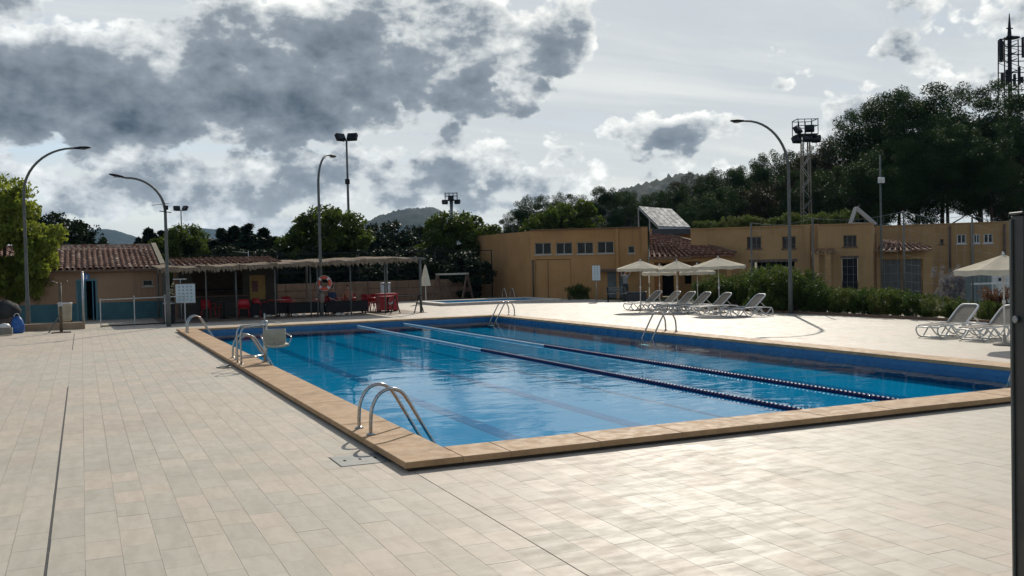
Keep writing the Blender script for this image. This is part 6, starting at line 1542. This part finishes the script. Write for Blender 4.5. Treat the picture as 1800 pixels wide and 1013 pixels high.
# ------------------------------------------------------------------ people
def figure(name, label, loc, rotz, joints, edges, radii, cloth, parts_mat, head_c, scale=1.0):
    t = thing(name, label, 'person', loc, rotz); t.scale = (scale,)*3
    me = bpy.data.meshes.new('body'); me.from_pydata(joints, edges, []); me.update()
    o = place('body', me, t)
    sk = o.modifiers.new('skin', 'SKIN'); sk.use_smooth_shade = True
    for i, r in enumerate(radii): me.skin_vertices[0].data[i].radius = (r, r)
    me.skin_vertices[0].data[0].use_root = True
    sb = o.modifiers.new('smooth', 'SUBSURF'); sb.levels = 2; sb.render_levels = 2
    dg = bpy.context.evaluated_depsgraph_get(); m2 = bpy.data.meshes.new_from_object(o.evaluated_get(dg)); o.modifiers.clear(); o.data = m2
    m2.materials.clear()
    for m in parts_mat: m2.materials.append(m)
    for p in m2.polygons: p.material_index = cloth(p.center); p.use_smooth = True
    hx = Vector(head_c)
    b = MB(); V = []; nn = 14
    for j in range(9):
        a = math.pi*j/8; r = math.sin(a)
        V += [hx+Vector((0.078*r*math.cos(6.283*k_/nn), 0.095*r*math.sin(6.283*k_/nn)*(1.0), 0.118*math.cos(a)*(1 if a < 1.57 else 1.06))) for k_ in range(nn)]
    hd = b.raw(V, [(j*nn+k_, (j+1)*nn+k_, (j+1)*nn+(k_+1) % nn, j*nn+(k_+1) % nn) for j in range(8) for k_ in range(nn)], True)
    hd.raw([hx+Vector(p) for p in ((-0.014, -0.09, -0.03), (0.014, -0.09, -0.03), (0, -0.117, -0.028), (0, -0.092, 0.02))], [(0, 2, 3), (2, 1, 3), (0, 1, 2), (0, 3, 1)])
    for s in (-1, 1): hd.raw([hx+Vector((s*0.078, q, z)) for q, z in ((-0.005, -0.03), (0.025, -0.02), (0.028, 0.025), (-0.002, 0.02))]+[hx+Vector((s*0.093, 0.022, 0.0))], [(0, 1, 4), (1, 2, 4), (2, 3, 4), (3, 0, 4)])
    h = hd.build('head', parts_mat[0], t)
    hair = MB(); V = []
    for j in range(6):
        a = 1.75*j/5; r = math.sin(a)
        V += [hx+Vector((0.087*r*math.cos(6.283*k_/nn), 0.012+0.098*r*math.sin(6.283*k_/nn), 0.01+0.122*math.cos(a)+(0.05 if math.sin(6.283*k_/nn) < -0.5 and j == 5 else 0))) for k_ in range(nn)]
    hair.raw(V, [(j*nn+k_, (j+1)*nn+k_, (j+1)*nn+(k_+1) % nn, j*nn+(k_+1) % nn) for j in range(5) for k_ in range(nn)], True).build('hair', material('dark_brown_hair', (0.03, 0.02, 0.014), None, 20, 0.7), h)
    for s in (-1, 1): MB().lathe([(0.002, -0.008), (0.009, 0), (0.002, 0.008)], 8, hx+Vector((s*0.032, -0.084, 0.008))).build('eye', material('dark_eye', (0.02, 0.015, 0.012), None, 5, 0.2), h)
    MB().box(-0.024, 0.024, -0.088, -0.083, -0.064, -0.056).build('mouth', material('lip', (0.28, 0.11, 0.09), None, 9, 0.5), h, hx)
    return t
SKIN = material('skin', (0.42, 0.245, 0.17), (0.38, 0.215, 0.15), 8, 0.55)
def hand_chain(J, E, Rr, wrist, d, side):
    """palm and five fingers; d is the pointing direction"""
    d = Vector(d).normalized(); up = Vector((0, 1, 0)) if abs(d.y) < 0.7 else Vector((0, 0, 1)); s = d.cross(up).normalized()
    w = Vector(J[wrist]); J.append(tuple(w+d*0.05)); Rr.append(0.026); p = len(J)-1; E.append((wrist, p))
    J.append(tuple(w+d*0.085)); Rr.append(0.027); k = len(J)-1; E.append((p, k))
    for i, (o_, L) in enumerate(((-0.03, 0.06), (-0.01, 0.075), (0.01, 0.07), (0.03, 0.055))):
        a = w+d*0.11+s*o_; b_ = a+d*L*0.55-up*0.012; c = b_+d*L*0.35-up*0.03
        J += [tuple(a), tuple(b_), tuple(c)]; Rr += [0.009, 0.0085, 0.008]; n_ = len(J); E += [(k, n_-3), (n_-3, n_-2), (n_-2, n_-1)]
    a = w+d*0.06+s*0.045*side; b_ = a+d*0.035+s*0.02*side
    J += [tuple(a), tuple(b_)]; Rr += [0.0105, 0.009]; n_ = len(J); E += [(p, n_-2), (n_-2, n_-1)]
# the person by the roller door, arms raised
J = [(0, 0, 0.92), (0, 0.01, 1.05), (0, 0.0, 1.25), (0, 0, 1.40), (0, -0.01, 1.48),
     (0.10, 0, 0.86), (0.115, -0.02, 0.48), (0.12, 0.02, 0.09), (0.12, -0.12, 0.035), (-0.10, 0, 0.86), (-0.115, 0.0, 0.48), (-0.12, 0.03, 0.09), (-0.12, -0.11, 0.035),
     (0.17, 0, 1.38), (0.27, -0.08, 1.52), (0.22, -0.16, 1.74), (-0.17, 0, 1.38), (-0.30, -0.10, 1.44), (-0.30, -0.18, 1.66)]
E_ = [(0, 1), (1, 2), (2, 3), (3, 4), (0, 5), (5, 6), (6, 7), (7, 8), (0, 9), (9, 10), (10, 11), (11, 12), (3, 13), (13, 14), (14, 15), (3, 16), (16, 17), (17, 18)]
Rr = [0.14, 0.125, 0.15, 0.12, 0.055, 0.09, 0.06, 0.042, 0.04, 0.09, 0.06, 0.042, 0.04, 0.065, 0.045, 0.03, 0.065, 0.045, 0.03]
hand_chain(J, E_, Rr, 15, (0, 0, 1), 1); hand_chain(J, E_, Rr, 18, (0, 0, 1), -1)
GREYTEE = material('grey_shirt', (0.22, 0.22, 0.21), None, 9, 0.85); DARKSH = material('dark_shorts', (0.035, 0.037, 0.042), None, 9, 0.85)
def cloth1(c):
    if c.z < 0.50: return 0
    if c.z < 0.96: return 2
    if c.z > 1.43 and abs(c.x) < 0.12: return 0
    if abs(c.x) > 0.24 or c.z > 1.50: return 0
    return 1
q = D(1100, 528, 51.9)
figure('person', 'person in grey shirt with both arms raised beside the leftmost parasol', (q.x, q.y, 0), -YAW+0.3, J, E_, Rr, cloth1, [SKIN, GREYTEE, DARKSH], (0, -0.03, 1.61), 0.94)
# two people sitting in the shade of the bar
def sitter(lb, p, rot, shirt, low):
    J = [(0, 0, 0.50), (0, 0.03, 0.66), (0, 0.04, 0.86), (0, 0.02, 1.0), (0, 0.0, 1.07),
         (0.09, -0.05, 0.50), (0.12, -0.42, 0.50), (0.12, -0.40, 0.08), (0.12, -0.53, 0.035), (-0.09, -0.05, 0.50), (-0.12, -0.42, 0.50), (-0.12, -0.40, 0.08), (-0.12, -0.53, 0.035),
         (0.17, 0.02, 0.98), (0.23, -0.05, 0.74), (0.14, -0.28, 0.66), (-0.17, 0.02, 0.98), (-0.23, -0.05, 0.74), (-0.14, -0.28, 0.66)]
    E2 = [(0, 1), (1, 2), (2, 3), (3, 4), (0, 5), (5, 6), (6, 7), (7, 8), (0, 9), (9, 10), (10, 11), (11, 12), (3, 13), (13, 14), (14, 15), (3, 16), (16, 17), (17, 18)]
    R2 = [0.14, 0.125, 0.15, 0.12, 0.055, 0.09, 0.06, 0.042, 0.04, 0.09, 0.06, 0.042, 0.04, 0.065, 0.045, 0.03, 0.065, 0.045, 0.03]
    hand_chain(J, E2, R2, 15, (0, -1, -0.2), 1); hand_chain(J, E2, R2, 18, (0, -1, -0.2), -1)
    def cl(c):
        if c.z > 1.02: return 0
        if c.y < -0.12 and c.z < 0.62: return 2 if c.z > 0.3 else 0
        if abs(c.x) > 0.2 and c.z < 0.8 or (c.y < -0.12): return 0
        return 1 if c.z > 0.56 else 2
    figure('person', lb, (p.x, p.y, 0.012), rot, J, E2, R2, cl, [SKIN, shirt, low], (0, -0.02, 1.20), 0.98)
    c = copy_tree(CH0); c.location = (p.x, p.y, 0.012); c.rotation_euler.z = rot; c.location.z = 0.012
    return c
p1, p2 = Vector((10.35, 43.35, 0)), Vector((11.25, 44.1, 0))
c = sitter('person in dark blue sitting just right of the lifebuoy lamp', p1, 0.6, material('dark_blue_shirt', (0.02, 0.045, 0.11), None, 9, 0.85), DARKSH); tag(c, 'red plastic chair under the sitting person in dark blue', 'chair', 'red plastic chairs on the bar terrace')
c = sitter('person in a peach top sitting at the bar terrace', p2, -0.5, material('peach_shirt', (0.48, 0.24, 0.16), None, 9, 0.85), DARKSH); tag(c, 'red plastic chair under the sitting person in peach', 'chair', 'red plastic chairs on the bar terrace')

# ------------------------------------------------------------------ haze
hb = MB().box(-1900, 3300, -450, 3900, -5.0, 135)
hz_o = struct(hb.build('haze', MATS['dark_interior']), 'stuff')
hm = bpy.data.materials.new('thin_air'); hm.use_nodes = True
for n_ in list(hm.node_tree.nodes):
    if n_.type == 'BSDF_PRINCIPLED': hm.node_tree.nodes.remove(n_)
pv = hm.node_tree.nodes.new('ShaderNodeVolumePrincipled'); pv.inputs['Color'].default_value = (0.30, 0.60, 1.0, 1); pv.inputs['Density'].default_value = 0.00006; pv.inputs['Anisotropy'].default_value = 0.2
hm.node_tree.links.new(pv.outputs[0], [n_ for n_ in hm.node_tree.nodes if n_.type == 'OUTPUT_MATERIAL'][0].inputs['Volume'])
hz_o.data.materials.clear(); hz_o.data.materials.append(hm)
